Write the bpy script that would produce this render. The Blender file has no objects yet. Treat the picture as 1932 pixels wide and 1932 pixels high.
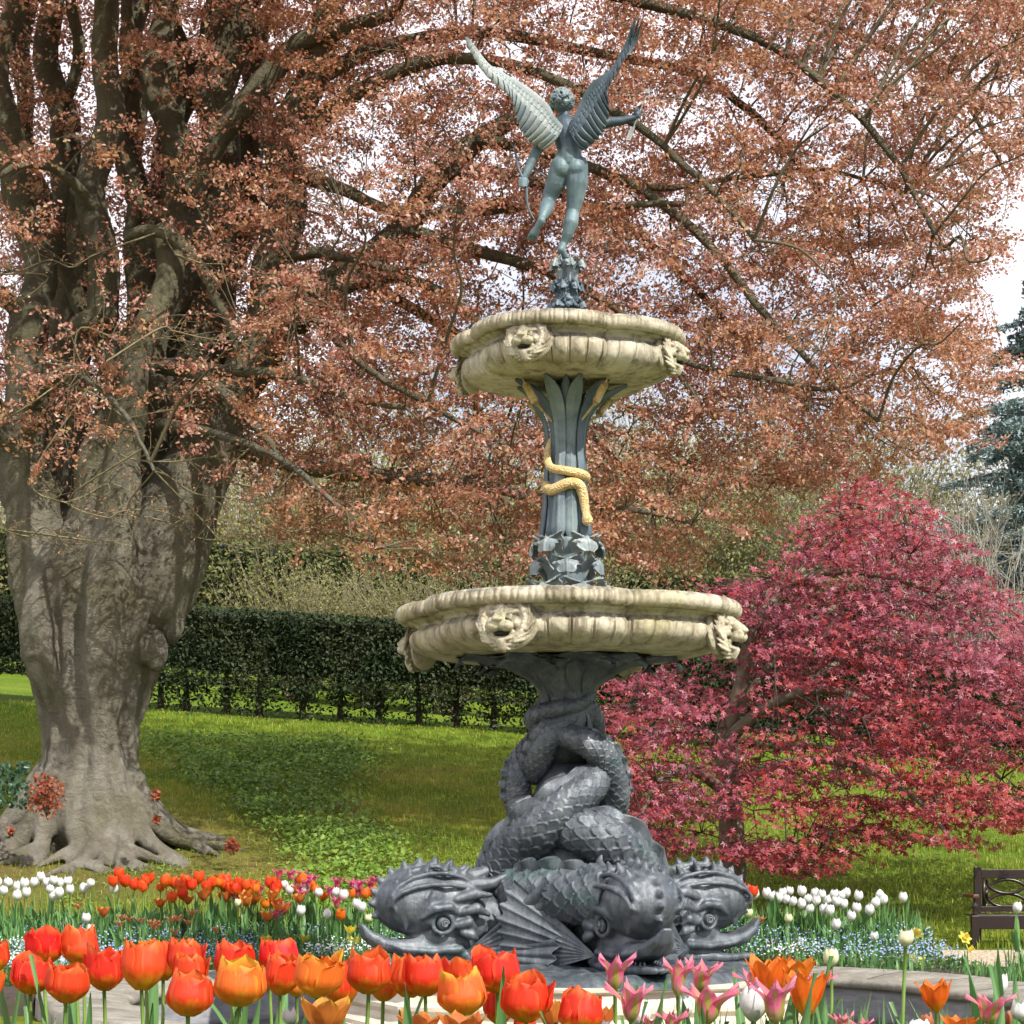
import bpy, bmesh, math, random
import numpy as np
from mathutils import Vector, Matrix, Quaternion
rng = np.random.default_rng(7)
random.seed(7)
PI = math.pi
sc = bpy.context.scene
C = sc.collection
F = 3870.0      # focal length, in 1/1932ths of the picture
HZ = 1604.0     # height of the horizon
EYE = 1.3
def P(u, v, y):  # measured position of a point seen at (u, v) that stands y metres away
    return np.array([(u-966)/F*y, y, EYE+(HZ-v)/F*y])

# ------------------------------------------------------------------ materials
def hexc(r, g, b): return (r, g, b, 1.0)
class NT:
    def __init__(s, name):
        s.m = bpy.data.materials.new(name); s.m.use_nodes = True
        s.t = s.m.node_tree; s.n = s.t.nodes; s.l = s.t.links
        s.b = s.n['Principled BSDF']; s.out = s.n['Material Output']
    def node(s, typ, **kw):
        nd = s.n.new(typ)
        for k, v in kw.items():
            if k.startswith('i_'):
                key = k[2:]
                nd.inputs[int(key) if key.isdigit() else key].default_value = v
            else: setattr(nd, k, v)
        return nd
    def link(s, a, b): s.l.new(a, b)
    def coord(s, which='Object'):
        return s.node('ShaderNodeTexCoord').outputs[which]
    def noise(s, scale, detail=4, rough=.55, vec=None, dist=0):
        n = s.node('ShaderNodeTexNoise'); n.inputs['Scale'].default_value = scale
        n.inputs['Detail'].default_value = detail; n.inputs['Roughness'].default_value = rough
        n.inputs['Distortion'].default_value = dist
        s.link(vec if vec is not None else s.coord(), n.inputs['Vector'])
        return n.outputs['Fac']
    def ramp(s, fac, stops, interp='LINEAR'):
        r = s.node('ShaderNodeValToRGB'); cr = r.color_ramp; cr.interpolation = interp
        while len(cr.elements) < len(stops): cr.elements.new(.5)
        for e, (p, c) in zip(cr.elements, stops):
            e.position = p; e.color = c if len(c) == 4 else (*c, 1)
        s.link(fac, r.inputs['Fac']); return r.outputs['Color']
    def mix(s, fac, a, b, mode='MIX'):
        m = s.node('ShaderNodeMix', data_type='RGBA', blend_type=mode)
        if isinstance(fac, (int, float)): m.inputs[0].default_value = fac
        else: s.link(fac, m.inputs[0])
        for i, x in ((6, a), (7, b)):
            if isinstance(x, tuple): m.inputs[i].default_value = x if len(x) == 4 else (*x, 1)
            else: s.link(x, m.inputs[i])
        return m.outputs[2]
    def bump(s, h, strength=.4, dist=.02):
        b = s.node('ShaderNodeBump'); b.inputs['Strength'].default_value = strength
        b.inputs['Distance'].default_value = dist
        s.link(h, b.inputs['Height']); s.link(b.outputs['Normal'], s.b.inputs['Normal']); return b
    def base(s, col): 
        if isinstance(col, tuple): s.b.inputs['Base Color'].default_value = col if len(col) == 4 else (*col, 1)
        else: s.link(col, s.b.inputs['Base Color'])
    def rough(s, r): 
        if isinstance(r, (int, float)): s.b.inputs['Roughness'].default_value = r
        else: s.link(r, s.b.inputs['Roughness'])
    def pos_z(s, which='Object'):
        x = s.node('ShaderNodeSeparateXYZ'); s.link(s.coord(which), x.inputs[0]); return x.outputs['Z']
def m_simple(name, col, rough=.6, col2=None, scale=8, bump=0, bs=20, spec=.5, metal=0):
    t = NT(name)
    if col2: t.base(t.ramp(t.noise(scale, 5), [(.35, col), (.65, col2)]))
    else: t.base(col)
    t.rough(rough); t.b.inputs['Specular IOR Level'].default_value = spec; t.b.inputs['Metallic'].default_value = metal
    if bump: t.bump(t.noise(bs, 6), bump)
    return t.m
def m_leaf(name, stops, trans=.35, rough=.5, patch=None, patch_scale=1.2, spec=.3):
    """leaf colour varies leaf by leaf (random per island) and, in broad patches, by noise"""
    t = NT(name)
    g = t.node('ShaderNodeNewGeometry')
    c = t.ramp(g.outputs['Random Per Island'], stops)
    if patch:
        f = t.ramp(t.noise(patch_scale, 2), [(.42, (0, 0, 0)), (.62, (1, 1, 1))])
        c = t.mix(f, c, t.mix(.6, c, patch))
    t.base(c); t.rough(rough); t.b.inputs['Specular IOR Level'].default_value = spec
    tr = t.node('ShaderNodeBsdfTranslucent'); t.link(c, tr.inputs['Color'])
    mx = t.node('ShaderNodeMixShader'); mx.inputs[0].default_value = trans
    t.link(t.b.outputs[0], mx.inputs[1]); t.link(tr.outputs[0], mx.inputs[2])
    t.link(mx.outputs[0], t.out.inputs['Surface'])
    return t.m

# ------------------------------------------------------------------ objects
def tag(o, label=None, cat=None, group=None, kind=None):
    if label: o['label'] = label
    if cat: o['category'] = cat
    if group: o['group'] = group
    if kind: o['kind'] = kind
    return o
def empty(name, loc=(0, 0, 0), rz=0, label=None, cat=None, group=None):
    o = bpy.data.objects.new(name, None); C.objects.link(o)
    o.location = loc; o.rotation_euler = (0, 0, rz); o.empty_display_size = .1
    return tag(o, label, cat, group)
def link_mesh(name, me, mat, parent=None, smooth=False):
    if mat is not None:
        me.materials.clear(); me.materials.append(mat)
    if smooth: me.shade_smooth()
    o = bpy.data.objects.new(name, me); C.objects.link(o)
    if parent is not None: o.parent = parent
    return o
def kids(o): return [c for c in bpy.data.objects if c.parent == o]
def np_mesh(name, V, Fs):
    """V (n,3) floats, Fs (m,k) ints -> mesh"""
    me = bpy.data.meshes.new(name)
    V = np.ascontiguousarray(V, dtype=np.float32); Fs = np.ascontiguousarray(Fs, dtype=np.int32)
    m, k = Fs.shape
    me.vertices.add(len(V)); me.vertices.foreach_set('co', V.ravel())
    me.loops.add(m*k); me.loops.foreach_set('vertex_index', Fs.ravel())
    me.polygons.add(m); me.polygons.foreach_set('loop_start', np.arange(0, m*k, k, dtype=np.int32))
    me.polygons.foreach_set('loop_total', np.full(m, k, dtype=np.int32))
    me.update(calc_edges=True); return me
class MB:
    def __init__(s): s.v = []; s.f = []
    def add(s, verts, faces):
        b = len(s.v); s.v.extend([tuple(map(float, p)) for p in verts])
        s.f.extend([tuple(i+b for i in f) for f in faces])
    def grid(s, G, closed_u=False, closed_v=False):
        a, b = G.shape[:2]; base = len(s.v)
        s.v.extend(map(tuple, G.reshape(-1, 3).astype(float)))
        for i in range(a if closed_u else a-1):
            for j in range(b if closed_v else b-1):
                i2 = (i+1) % a; j2 = (j+1) % b
                s.f.append((base+i*b+j, base+i2*b+j, base+i2*b+j2, base+i*b+j2))
    def tube(s, pts, rad, n=6, cap=True):
        G = tube_grid(pts, rad, n); base = len(s.v); s.grid(G, closed_v=True)
        if cap:
            a = G.shape[0]
            s.f.append(tuple(base+j for j in range(n))[::-1]); s.f.append(tuple(base+(a-1)*n+j for j in range(n)))
    def box(s, lo, hi, rot=None, bev=0):
        (x0, y0, z0), (x1, y1, z1) = lo, hi
        vs = [(x, y, z) for z in (z0, z1) for (x, y) in ((x0, y0), (x1, y0), (x1, y1), (x0, y1))]
        if rot is not None: vs = [tuple(rot @ Vector(p)) for p in vs]
        s.add(vs, [(3, 2, 1, 0), (4, 5, 6, 7), (0, 1, 5, 4), (1, 2, 6, 5), (2, 3, 7, 6), (3, 0, 4, 7)])
    def ell(s, c, r, rot=None, n=16, m=10):
        vs = [] ; c = Vector(c)
        for i in range(m+1):
            th = PI*i/m
            for j in range(n):
                ph = 2*PI*j/n
                p = Vector((r[0]*math.sin(th)*math.cos(ph), r[1]*math.sin(th)*math.sin(ph), r[2]*math.cos(th)))
                if rot is not None: p = rot @ p
                vs.append(c+p)
        fs = [(i*n+j, (i+1)*n+j, (i+1)*n+(j+1) % n, i*n+(j+1) % n) for i in range(m) for j in range(n)]
        s.add(vs, fs)
    def cap(s, a, b, ra, rb, n=12):
        """tapered capsule"""
        s.tube([a, b], [ra, rb], n); s.ell(a, (ra,)*3, n=n, m=8); s.ell(b, (rb,)*3, n=n, m=8)
    def chain(s, pts, rad, n=12):
        for i in range(len(pts)-1): s.cap(pts[i], pts[i+1], rad[i], rad[i+1], n)
    def lathe(s, prof, n=48, c=(0, 0)):
        G = np.array([[(c[0]+r*math.cos(2*PI*j/n), c[1]+r*math.sin(2*PI*j/n), z) for j in range(n)] for r, z in prof])
        s.grid(G[::-1], closed_v=True)
    def mesh(s, name):
        me = bpy.data.meshes.new(name); me.from_pydata(s.v, [], s.f); me.update(); return me
    def build(s, name, mat, parent=None, smooth=False):
        return link_mesh(name, s.mesh(name), mat, parent, smooth)
def catmull(pts, n):
    """smooth curve through points (any number of columns), n samples"""
    p = np.asarray(pts, float); p = np.vstack([2*p[0]-p[1], p, 2*p[-1]-p[-2]])
    k = len(p)-3; t = np.linspace(0, k-1e-6, n); i = t.astype(int); f = (t-i)[:, None]
    a, b, c, d = p[i], p[i+1], p[i+2], p[i+3]
    return .5*((2*b)+(-a+c)*f+(2*a-5*b+4*c-d)*f**2+(-a+3*b-3*c+d)*f**3)
def frames(P_):
    P_ = np.asarray(P_, float); T = np.gradient(P_, axis=0); T /= np.linalg.norm(T, axis=1)[:, None]+1e-9
    N = np.zeros_like(T); a = np.array([0, 0, 1.]) if abs(T[0, 2]) < .9 else np.array([1., 0, 0])
    n0 = a-T[0]*a.dot(T[0]); N[0] = n0/np.linalg.norm(n0)
    for i in range(1, len(T)):
        n = N[i-1]-T[i]*N[i-1].dot(T[i]); N[i] = n/(np.linalg.norm(n)+1e-9)
    return T, N, np.cross(T, N)
def tube_grid(pts, rad, n):
    T, N, B = frames(pts); pts = np.asarray(pts, float)
    ph = np.linspace(0, 2*PI, n, endpoint=False)
    r = np.asarray(rad, float)
    if r.ndim == 0: r = np.full(len(pts), float(r))
    return pts[:, None]+r[:, None, None]*(N[:, None]*np.cos(ph)[None, :, None]+B[:, None]*np.sin(ph)[None, :, None])
def remesh(mb, voxel, smooth=4, decim=None):
    me = mb.mesh('tmp'); o = bpy.data.objects.new('tmp', me); C.objects.link(o)
    md = o.modifiers.new('r', 'REMESH'); md.mode = 'VOXEL'; md.voxel_size = voxel
    if smooth:
        ms = o.modifiers.new('s', 'SMOOTH'); ms.iterations = smooth; ms.factor = .5
    if decim:
        dd = o.modifiers.new('d', 'DECIMATE'); dd.ratio = decim
    bpy.context.view_layer.update()
    out = bpy.data.meshes.new_from_object(o.evaluated_get(bpy.context.evaluated_depsgraph_get()))
    bpy.data.objects.remove(o); bpy.data.meshes.remove(me); out.shade_smooth(); return out
def mtubes(name, curves, n=4):
    """many thin tubes in one array mesh: list of (pts, radii)"""
    Vs, Fs, b = [], [], 0
    for pts, rad in curves:
        G = tube_grid(pts, rad, n); a = len(G); Vs.append(G.reshape(-1, 3))
        i = np.arange(a-1)[:, None]; j = np.arange(n)[None]; j2 = (j+1) % n
        Fs.append(np.stack([b+i*n+j, b+(i+1)*n+j, b+(i+1)*n+j2, b+i*n+j2], -1).reshape(-1, 4)); b += a*n
    return np_mesh(name, np.vstack(Vs), np.vstack(Fs))
def unit(v): return v/(np.linalg.norm(v, axis=-1, keepdims=True)+1e-9)
def leaf_cloud(name, pos, size, updir=None, spread=1.0, shape='diamond', fold=.35, asp=.62):
    """one small leaf at each position. updir: preferred normal, spread: how far from it"""
    n = len(pos); size = np.broadcast_to(np.asarray(size, float), (n,))[:, None]
    nrm = rng.normal(size=(n, 3))*spread
    if updir is not None: nrm = nrm+np.asarray(updir, float)
    nrm = unit(nrm); ax = unit(np.cross(nrm, rng.normal(size=(n, 3)))); bi = np.cross(nrm, ax)
    if shape == 'diamond':
        loc = [(-.5, 0, 0), (0.02, -asp/2, fold*.3), (.5, 0, 0), (0.02, asp/2, fold*.3)]; fc = [(0, 1, 2), (0, 2, 3)]
    elif shape == 'quad':
        loc = [(-.5, 0, 0), (-.1, -asp/2, fold*.2), (.5, 0, 0), (.1, asp/2, fold*.2)]; fc = [(0, 1, 2), (0, 2, 3)]
    elif shape == 'maple':
        loc = [(0, 0, 0)]; fc = []
        for k, (a, L) in enumerate([(-110, .34), (-58, .5), (0, .62), (58, .5), (110, .34)]):
            a = math.radians(a)
            t = (L*math.cos(a), L*math.sin(a), -.12*L)
            wq = .10
            s1 = (.42*L*math.cos(a)-wq*math.sin(a), .42*L*math.sin(a)+wq*math.cos(a), .04)
            s2 = (.42*L*math.cos(a)+wq*math.sin(a), .42*L*math.sin(a)-wq*math.cos(a), .04)
            b = len(loc); loc += [s1, t, s2]; fc += [(0, b+2, b+1), (0, b+1, b)]
    loc = np.array(loc); k = len(loc)
    V = pos[:, None]+size[:, :, None]*(ax[:, None]*loc[None, :, 0:1]+bi[:, None]*loc[None, :, 1:2]+nrm[:, None]*loc[None, :, 2:3])
    Fs = (np.arange(n)*k)[:, None, None]+np.array(fc)[None]
    return np_mesh(name, V.reshape(-1, 3), Fs.reshape(-1, 3))
def blades(name, pos, h, w, lean=.35):
    """thin upright two-segment blades"""
    n = len(pos); h = np.broadcast_to(h, (n,)); az = rng.uniform(0, 2*PI, n); d = np.stack([np.cos(az), np.sin(az), 0*az], 1)
    s = np.stack([-np.sin(az), np.cos(az), 0*az], 1); l = rng.uniform(0, lean, n)
    up = np.array([0, 0, 1.]); w_ = np.broadcast_to(w, (n,))[:, None]
    a = pos-s*w_/2; b = pos+s*w_/2
    mid = pos+up*(h*.55)[:, None]+d*(h*l*.3)[:, None]; tip = pos+up*(h*np.sqrt(np.maximum(.1, 1-l**2)))[:, None]+d*(h*l)[:, None]
    V = np.stack([a, b, mid+s*w_*.45, mid-s*w_*.45, tip], 1).reshape(-1, 3)
    base = (np.arange(n)*5)[:, None, None]
    Fs = base+np.array([[0, 1, 2], [0, 2, 3], [3, 2, 4]])[None]
    return np_mesh(name, V, Fs.reshape(-1, 3))
def vnoise(x, y, seed=0, s=1.0):
    """cheap smooth 2-D noise 0..1 for numpy arrays"""
    x = np.asarray(x)*s; y = np.asarray(y)*s
    xi = np.floor(x).astype(int); yi = np.floor(y).astype(int); fx = x-xi; fy = y-yi
    fx = fx*fx*(3-2*fx); fy = fy*fy*(3-2*fy)
    def h(a, b):
        q = (a*374761393+b*668265263+seed*974634777) & 0xffffffff
        q = ((q ^ (q >> 13))*1274126177) & 0xffffffff
        return ((q ^ (q >> 16)) & 0xffff)/65535.
    return (h(xi, yi)*(1-fx)+h(xi+1, yi)*fx)*(1-fy)+(h(xi, yi+1)*(1-fx)+h(xi+1, yi+1)*fx)*fy
def sstep(a, b, x):
    t = np.clip((np.asarray(x, float)-a)/(b-a), 0, 1); return t*t*(3-2*t)
# ------------------------------------------------------------------ fountain
FX, FY = .443, 16.5
def bronze():
    t = NT('patinated_bronze')
    c = t.ramp(t.noise(3.5, 6, .6), [(.30, (.075, .096, .110)), (.52, (.135, .155, .175)), (.72, (.24, .26, .285))])
    g = t.ramp(t.noise(1.7, 5, .65, dist=.6), [(.56, (0, 0, 0)), (.72, (1, 1, 1))])
    c = t.mix(g, c, (.06, .125, .12))
    mp = t.node('ShaderNodeMapping'); t.link(t.coord(), mp.inputs[0]); mp.inputs['Scale'].default_value = (7, 7, 1.6)
    s = t.ramp(t.noise(1.6, 6, .7, mp.outputs[0], .5), [(.40, (.55, .56, .60)), (.62, (1.12, 1.10, 1.06))]); c = t.mix(1, c, s, 'MULTIPLY')
    t.base(c); t.rough(t.ramp(t.noise(6, 5), [(.3, (.34, .34, .34)), (.7, (.55, .55, .55))])); t.b.inputs['Metallic'].default_value = .30
    t.bump(t.noise(30, 8, .7), .40, .02); return t.m
def bronze_pale(name='weathered_statue_bronze', a=(.075, .105, .125), b=(.25, .31, .31), grad=None):
    t = NT(name)
    c = t.ramp(t.noise(3.2, 6, .65, dist=.5), [(.34, a), (.5, tuple((x+y)/2 for x, y in zip(a, b))), (.68, b)])
    if grad:      # the figure's legs are paler and its upper body darker
        z = t.node('ShaderNodeMath', operation='ADD'); t.link(t.pos_z(), z.inputs[0]); nz = t.node('ShaderNodeMath', operation='MULTIPLY_ADD'); t.link(t.noise(5, 4), nz.inputs[0]); nz.inputs[1].default_value = .5; nz.inputs[2].default_value = -.25; t.link(nz.outputs[0], z.inputs[1])
        mr = t.node('ShaderNodeMapRange'); t.link(z.outputs[0], mr.inputs[0]); mr.inputs[1].default_value = grad[0]; mr.inputs[2].default_value = grad[1]
        c = t.mix(mr.outputs[0], c, t.mix(1, c, (.36, .38, .46, 1), 'MULTIPLY'))
    t.base(c); t.rough(.55); t.b.inputs['Metallic'].default_value = .15
    t.bump(t.noise(40, 5), .2, .01); return t.m
def stone():
    t = NT('carved_limestone')
    c = t.ramp(t.noise(2.3, 8, .65), [(.30, (.30, .25, .16)), (.48, (.60, .53, .39)), (.7, (.76, .71, .58))])
    d = t.ramp(t.noise(7, 8, .7, dist=.4), [(.50, (0, 0, 0)), (.70, (1, 1, 1))])
    c = t.mix(d, c, t.mix(.55, c, (.20, .17, .12)))
    gg = t.node('ShaderNodeNewGeometry'); sx = t.node('ShaderNodeSeparateXYZ'); t.link(gg.outputs['Normal'], sx.inputs[0])
    up = t.ramp(sx.outputs['Z'], [(.0, (0, 0, 0)), (.55, (1, 1, 1))])
    li = t.mix(up, (0, 0, 0, 1), t.ramp(t.noise(11, 8, .75), [(.38, (0, 0, 0)), (.6, (1, 1, 1))]))
    c = t.mix(li, c, (.17, .16, .13))
    mo = t.ramp(t.noise(1.6, 4), [(.55, (0, 0, 0)), (.72, (1, 1, 1))])
    c = t.mix(mo, c, t.mix(.45, c, (.36, .34, .08)))
    mp = t.node('ShaderNodeMapping'); t.link(t.coord(), mp.inputs[0]); mp.inputs['Scale'].default_value = (5, 5, .7)
    s = t.ramp(t.noise(1.5, 7, .7, mp.outputs[0], .3), [(.48, (1, 1, 1)), (.66, (.40, .37, .31))]); c = t.mix(1, c, s, 'MULTIPLY')
    t.base(c); t.rough(.85); t.bump(t.noise(38, 9, .75), .7, .02); return t.m
M = {'bronze': bronze(), 'pale': bronze_pale(), 'wing': bronze_pale('weathered_sunlit_bronze', (.15, .19, .20), (.40, .43, .40)), 'stone': stone()}
t = NT('aged_gilding'); t.base(t.ramp(t.noise(14, 7, .7), [(.32, (.36, .25, .10)), (.45, (.62, .44, .18)), (.65, (.76, .58, .30))])); t.rough(.45); vo = t.node('ShaderNodeTexVoronoi'); vo.inputs['Scale'].default_value = 75; t.link(t.coord(), vo.inputs['Vector']); t.bump(vo.outputs['Distance'], .9, .012); M['gold'] = t.m
M['figure'] = bronze_pale('figure_bronze', (.06, .095, .115), (.20, .285, .29), (6.72, 7.0))
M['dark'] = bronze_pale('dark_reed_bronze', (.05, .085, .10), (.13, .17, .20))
M['hollow'] = m_simple('hollow_shade', (.02, .02, .02), .9)
fountain = empty('fountain', (FX, FY, 0), 0, 'tall two-tiered bronze and stone garden fountain with winged archer figure, entwined dolphins and lion-masked basins', 'fountain')
FN = fountain
ROTM = math.radians(-22)   # direction of first lion mask, from the viewer's side towards the right
def dirv(a):               # unit vector at angle a from the side facing the path (-y), positive to the right
    return np.array([math.sin(a), -math.cos(a), 0.])

def basin(name, R, zr, zb, rb, n_gad, k):
    """lobed stone basin: rolled rim, cove, gadrooned bowl. R rim radius, zr rim top, zb bottom, k size factor"""
    n = 1300; a = np.linspace(0, 2*PI, n, endpoint=False)
    lob = 1-.155*(1-np.abs(np.cos(2*(a-ROTM)))**.55)
    prof = []
    rt = .062*k*1.05
    for th in np.linspace(155, -120, 16):
        th = math.radians(th); prof.append((R-rt+rt*math.cos(th), zr-rt+rt*math.sin(th), 1, 0, 1))
    prof = [(R*.30, zr-.16*k, .3, 0, 0), (R*.8, zr-.15*k, 1, 0, 0), (R-2.3*rt, zr-.05*k, 1, 0, 0)]+prof
    for i, (r, z) in enumerate([(R-.10*k, zr-.135*k), (R-.16*k, zr-.15*k), (R-.19*k, zr-.175*k)]): prof.append((r, z, 1, 0, 0))
    zt = zr-.185*k; H = zt-zb; Rg = R-.135*k
    for i, s in enumerate(np.linspace(0, 1, 26)):
        th = s*PI*.5
        z = zt-H*(.08+.92*math.sin(th)**1.25) if s > 0 else zt
        r = Rg-.045*k*(1-min(1, s*7))**2-(Rg-rb*1.0)*(s**3.2)
        prof.append((r, z, 1, math.sin(min(1, s*2.2)*PI/2)*(1-s**2.2), 0))
    prof.append((rb*.7, zb-.002, .7, 0, 0)); prof.append((.12, zb-.004, .2, 0, 0))
    G = np.zeros((len(prof), n, 3))
    gp = (a*n_gad/(2*PI)) % 1.0
    flute = np.abs(np.sin(PI*gp))**.55; lip = np.exp(-((np.minimum(gp, 1-gp)-.07)/.025)**2)
    gr = np.zeros(n)
    for q in range(int(n_gad*1.5)):
        c_ = 2*PI*(q+.5)/(n_gad*1.5); d = (a-c_+PI) % (2*PI)-PI
        gr += np.exp(-(d/.011)**2)+.8*np.exp(-((d-.038)/.009)**2)
    for i, (r, z, L, g, rim) in enumerate(prof):
        rr = r*(1+(lob-1)*L)+g*k*(.085*flute-.05+.026*lip)-rim*gr*.017*k
        G[i, :, 0] = np.sin(a)*rr; G[i, :, 1] = -np.cos(a)*rr
        G[i, :, 2] = z
    mb = MB(); mb.grid(G, closed_v=True)
    return mb.build(name, M['stone'], FN, True)
low_basin = basin('basin', 1.415, 3.262, 2.84, .80, 44, 1.0)
up_basin = basin('basin', .965, 5.425, 5.04, .52, 36, .86)
tag(low_basin, 'wide lower stone basin with gadrooned sides and lion masks'); tag(up_basin, 'smaller upper stone basin grown with grey lichen')

# lion mask: x right, -y outwards, z up; about 0.44 m wide
def lion_mesh():
    b = MB()
    b.ell((0, .02, 0), (.125, .10, .145)); b.ell((0, .035, -.005), (.225, .065, .20))
    b.ell((0, -.045, .085), (.085, .045, .055)); b.cap((-.085, -.055, .062), (-.022, -.085, .043), .023, .02); b.cap((.085, -.055, .062), (.022, -.085, .043), .023, .02)
    b.cap((0, -.08, .07), (0, -.145, -.012), .032, .042); b.ell((0, -.168, -.02), (.044, .028, .024))
    for s in (-1, 1):
        b.ell((s*.042, -.122, -.062), (.054, .052, .040)); b.ell((s*.085, -.045, -.02), (.038, .05, .045))
        b.ell((s*.048, -.073, .022), (.017, .012, .010)); b.cap((s*.075, -.06, .004), (s*.028, -.082, .008), .009, .008)
        b.cap((s*.07, -.07, -.09), (s*.05, -.05, -.14), .018, .018)
        b.ell((s*.135, -.02, .125), (.035, .02, .03)); b.chain([(s*.12, .0, .14), (s*.19, -.03, .17), (s*.25, -.02, .13)], [.02, .016, .008])
        for i in range(15):          # mane locks
            a = math.radians(76-i*12.5); r0 = .14; L = .048+.018*math.sin(i*2.1)
            p0 = (s*r0*math.cos(a), -.015-.02*(i % 2), r0*1.05*math.sin(a)-.005)
            p1 = (s*(r0+L*.55)*math.cos(a-.2), -.05, (r0+L*.55)*1.05*math.sin(a-.2))
            p2 = (s*(r0+L)*math.cos(a+.12), -.035, (r0+L)*1.05*math.sin(a+.12))
            p3 = (s*(r0+L*1.05)*math.cos(a+.32), -.012, (r0+L*1.05)*1.05*math.sin(a+.32))
            b.chain([p0, p1, p2, p3], [.019, .017, .012, .007], 8)
            q1 = (s*(r0+L*.2)*math.cos(a+.25), -.06, (r0+L*.2)*math.sin(a+.25)); b.chain([(s*.11*math.cos(a), -.03, .11*math.sin(a)), q1, p1], [.014, .015, .009], 8)
    b.chain([(-.05, -.075, -.135), (0, -.095, -.155), (.05, -.075, -.135)], [.018, .024, .018]); b.chain([(0, -.08, -.16), (0, -.06, -.20), (.01, -.03, -.225)], [.035, .028, .012])
    b.chain([(-.03, -.03, .15), (0, -.05, .12), (.03, -.03, .15)], [.02, .025, .02])
    b.ell((0, .03, -.1), (.07, .06, .08))
    return remesh(b, .0055, 1)
lion = lion_mesh()
mouth = MB(); mouth.ell((0, -.095, -.110), (.046, .026, .018)); mouth = mouth.mesh('mouth'); mouth.materials.append(M['hollow'])  # near-black solid stands in for the shade inside the open mouth
lion.materials.append(M['stone'])
for R, z, k in ((1.335, 3.005, 1.0), (.905, 5.215, .80)):
    for q in range(4):
        an = ROTM+q*PI/2
        d = dirv(an)*(R-.05)
        o = bpy.data.objects.new('lion_mask', lion); C.objects.link(o); o.parent = FN
        o.location = (d[0], d[1], z); o.rotation_euler = (math.radians(-8), 0, an); o.scale = (k*1.12, k*1.1, k*1.05)
        mo = bpy.data.objects.new('mouth', mouth); C.objects.link(mo); mo.parent = o

# plinth and rock base
mb = MB()
def octo(r, z, n=8, off=.0): return [(r*math.sin(2*PI*(i+.5)/n+off), -r*math.cos(2*PI*(i+.5)/n+off), z) for i in range(n)]
def ring_stack(rs, off=0, n=8):
    G = np.array([octo(r, z, n, off) for r, z in rs]); m = MB(); m.grid(G, closed_v=True); m.f.append(tuple((len(rs)-1)*n+i for i in range(n))); m.f.append(tuple(range(n))[::-1]); return m
OFF = math.radians(-22)
pl = ring_stack([(2.02, -.5), (2.02, -.03), (1.98, -.03), (1.98, .0), (1.82, .03), (1.80, .07), (1.84, .11), (1.84, .14), (1.76, .17), (1.72, .25), (1.76, .27), (1.76, .29), (1.73, .30)], OFF)
M['plinth'] = m_simple('pale_worn_stone', (.62, .56, .45), .8, (.46, .40, .30), 3, .3, 25)
tag(pl.build('stone_plinth', M['plinth'], FN), 'pale octagonal stone plinth')
n = 160; rr = np.linspace(0, 1.0, 30); a = np.linspace(0, 2*PI, n, endpoint=False)
lobe = 1.55+.13*np.abs(np.cos(2*(a-math.radians(23))))
G = np.zeros((30, n, 3)); rad = rr[:, None]*lobe[None]
G[..., 0] = np.sin(a)*rad; G[..., 1] = -np.cos(a)*rad
G[..., 2] = .355+.07*(1-rr[:, None]**2)+.045*(vnoise(G[..., 0]*11+50, G[..., 1]*11+50, 3)-.5)*(rr[:, None] > .1)+.03*(vnoise(G[..., 0]*23+50, G[..., 1]*23+50, 4)-.5)
G[-1, :, 2] = .28; G[-2, :, 2] = .33
mb = MB(); mb.grid(G, closed_v=True); mb.build('rock_base', M['bronze'], FN, True)

# ---- dolphins
s_ = .004264
def Q(u, v, d):       # photo measurement -> fountain-local, d metres nearer than the axis
    p = P(u, v, FY-d); return np.array([p[0]-FX, p[1]-FY, p[2]])
def scaly(path, rad, n=560, m=180, cells=11, flip=1):
    c = catmull(np.hstack([path, np.array(rad)[:, None]*.97]), n); pts, r = c[:, :3], c[:, 3]
    T, N, B = frames(pts); ds = np.r_[0, np.linalg.norm(np.diff(pts, axis=0), axis=1)]
    b = np.cumsum(ds/(2*PI*r/cells*.60)); ph = np.linspace(0, 2*PI, m, endpoint=False); A = ph/(2*PI)*cells
    bb = (b[:, None]+0*A[None]); aa = A[None]+0*b[:, None]; H = np.zeros_like(bb); done = np.zeros(bb.shape, bool)
    if flip < 0: bb = b[-1]-bb
    j0 = np.floor(bb)
    for k in (1, 0):     # row whose free edge lies over the next
        j = j0-k; off = .5*(j % 2); dx = (aa-off+.5) % 1-.5; dy = bb-j
        q = np.sqrt((dx/.60)**2+(np.maximum(dy, 0)/1.5)**2)
        ins = (q < 1) & ~done; H = np.where(ins, .10+.55*dy/1.5+.38*np.exp(-((1-q)/.11)**2), H); done |= ins
    fade = np.ones(n); fade[:20] = np.linspace(0, 1, 20)
    R = r[:, None]*(.88+.135*H*fade[:, None])
    G = pts[:, None]+R[..., None]*(N[:, None]*np.cos(ph)[None, :, None]+B[:, None]*np.sin(ph)[None, :, None])
    V = G.reshape(-1, 3); i = np.arange(n-1)[:, None]; j = np.arange(m)[None]; j2 = (j+1) % m
    Fs = np.stack([i*m+j, (i+1)*m+j, (i+1)*m+j2, i*m+j2], -1).reshape(-1, 4)
    return np_mesh('dolphin_body', V, Fs), pts, r
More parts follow.
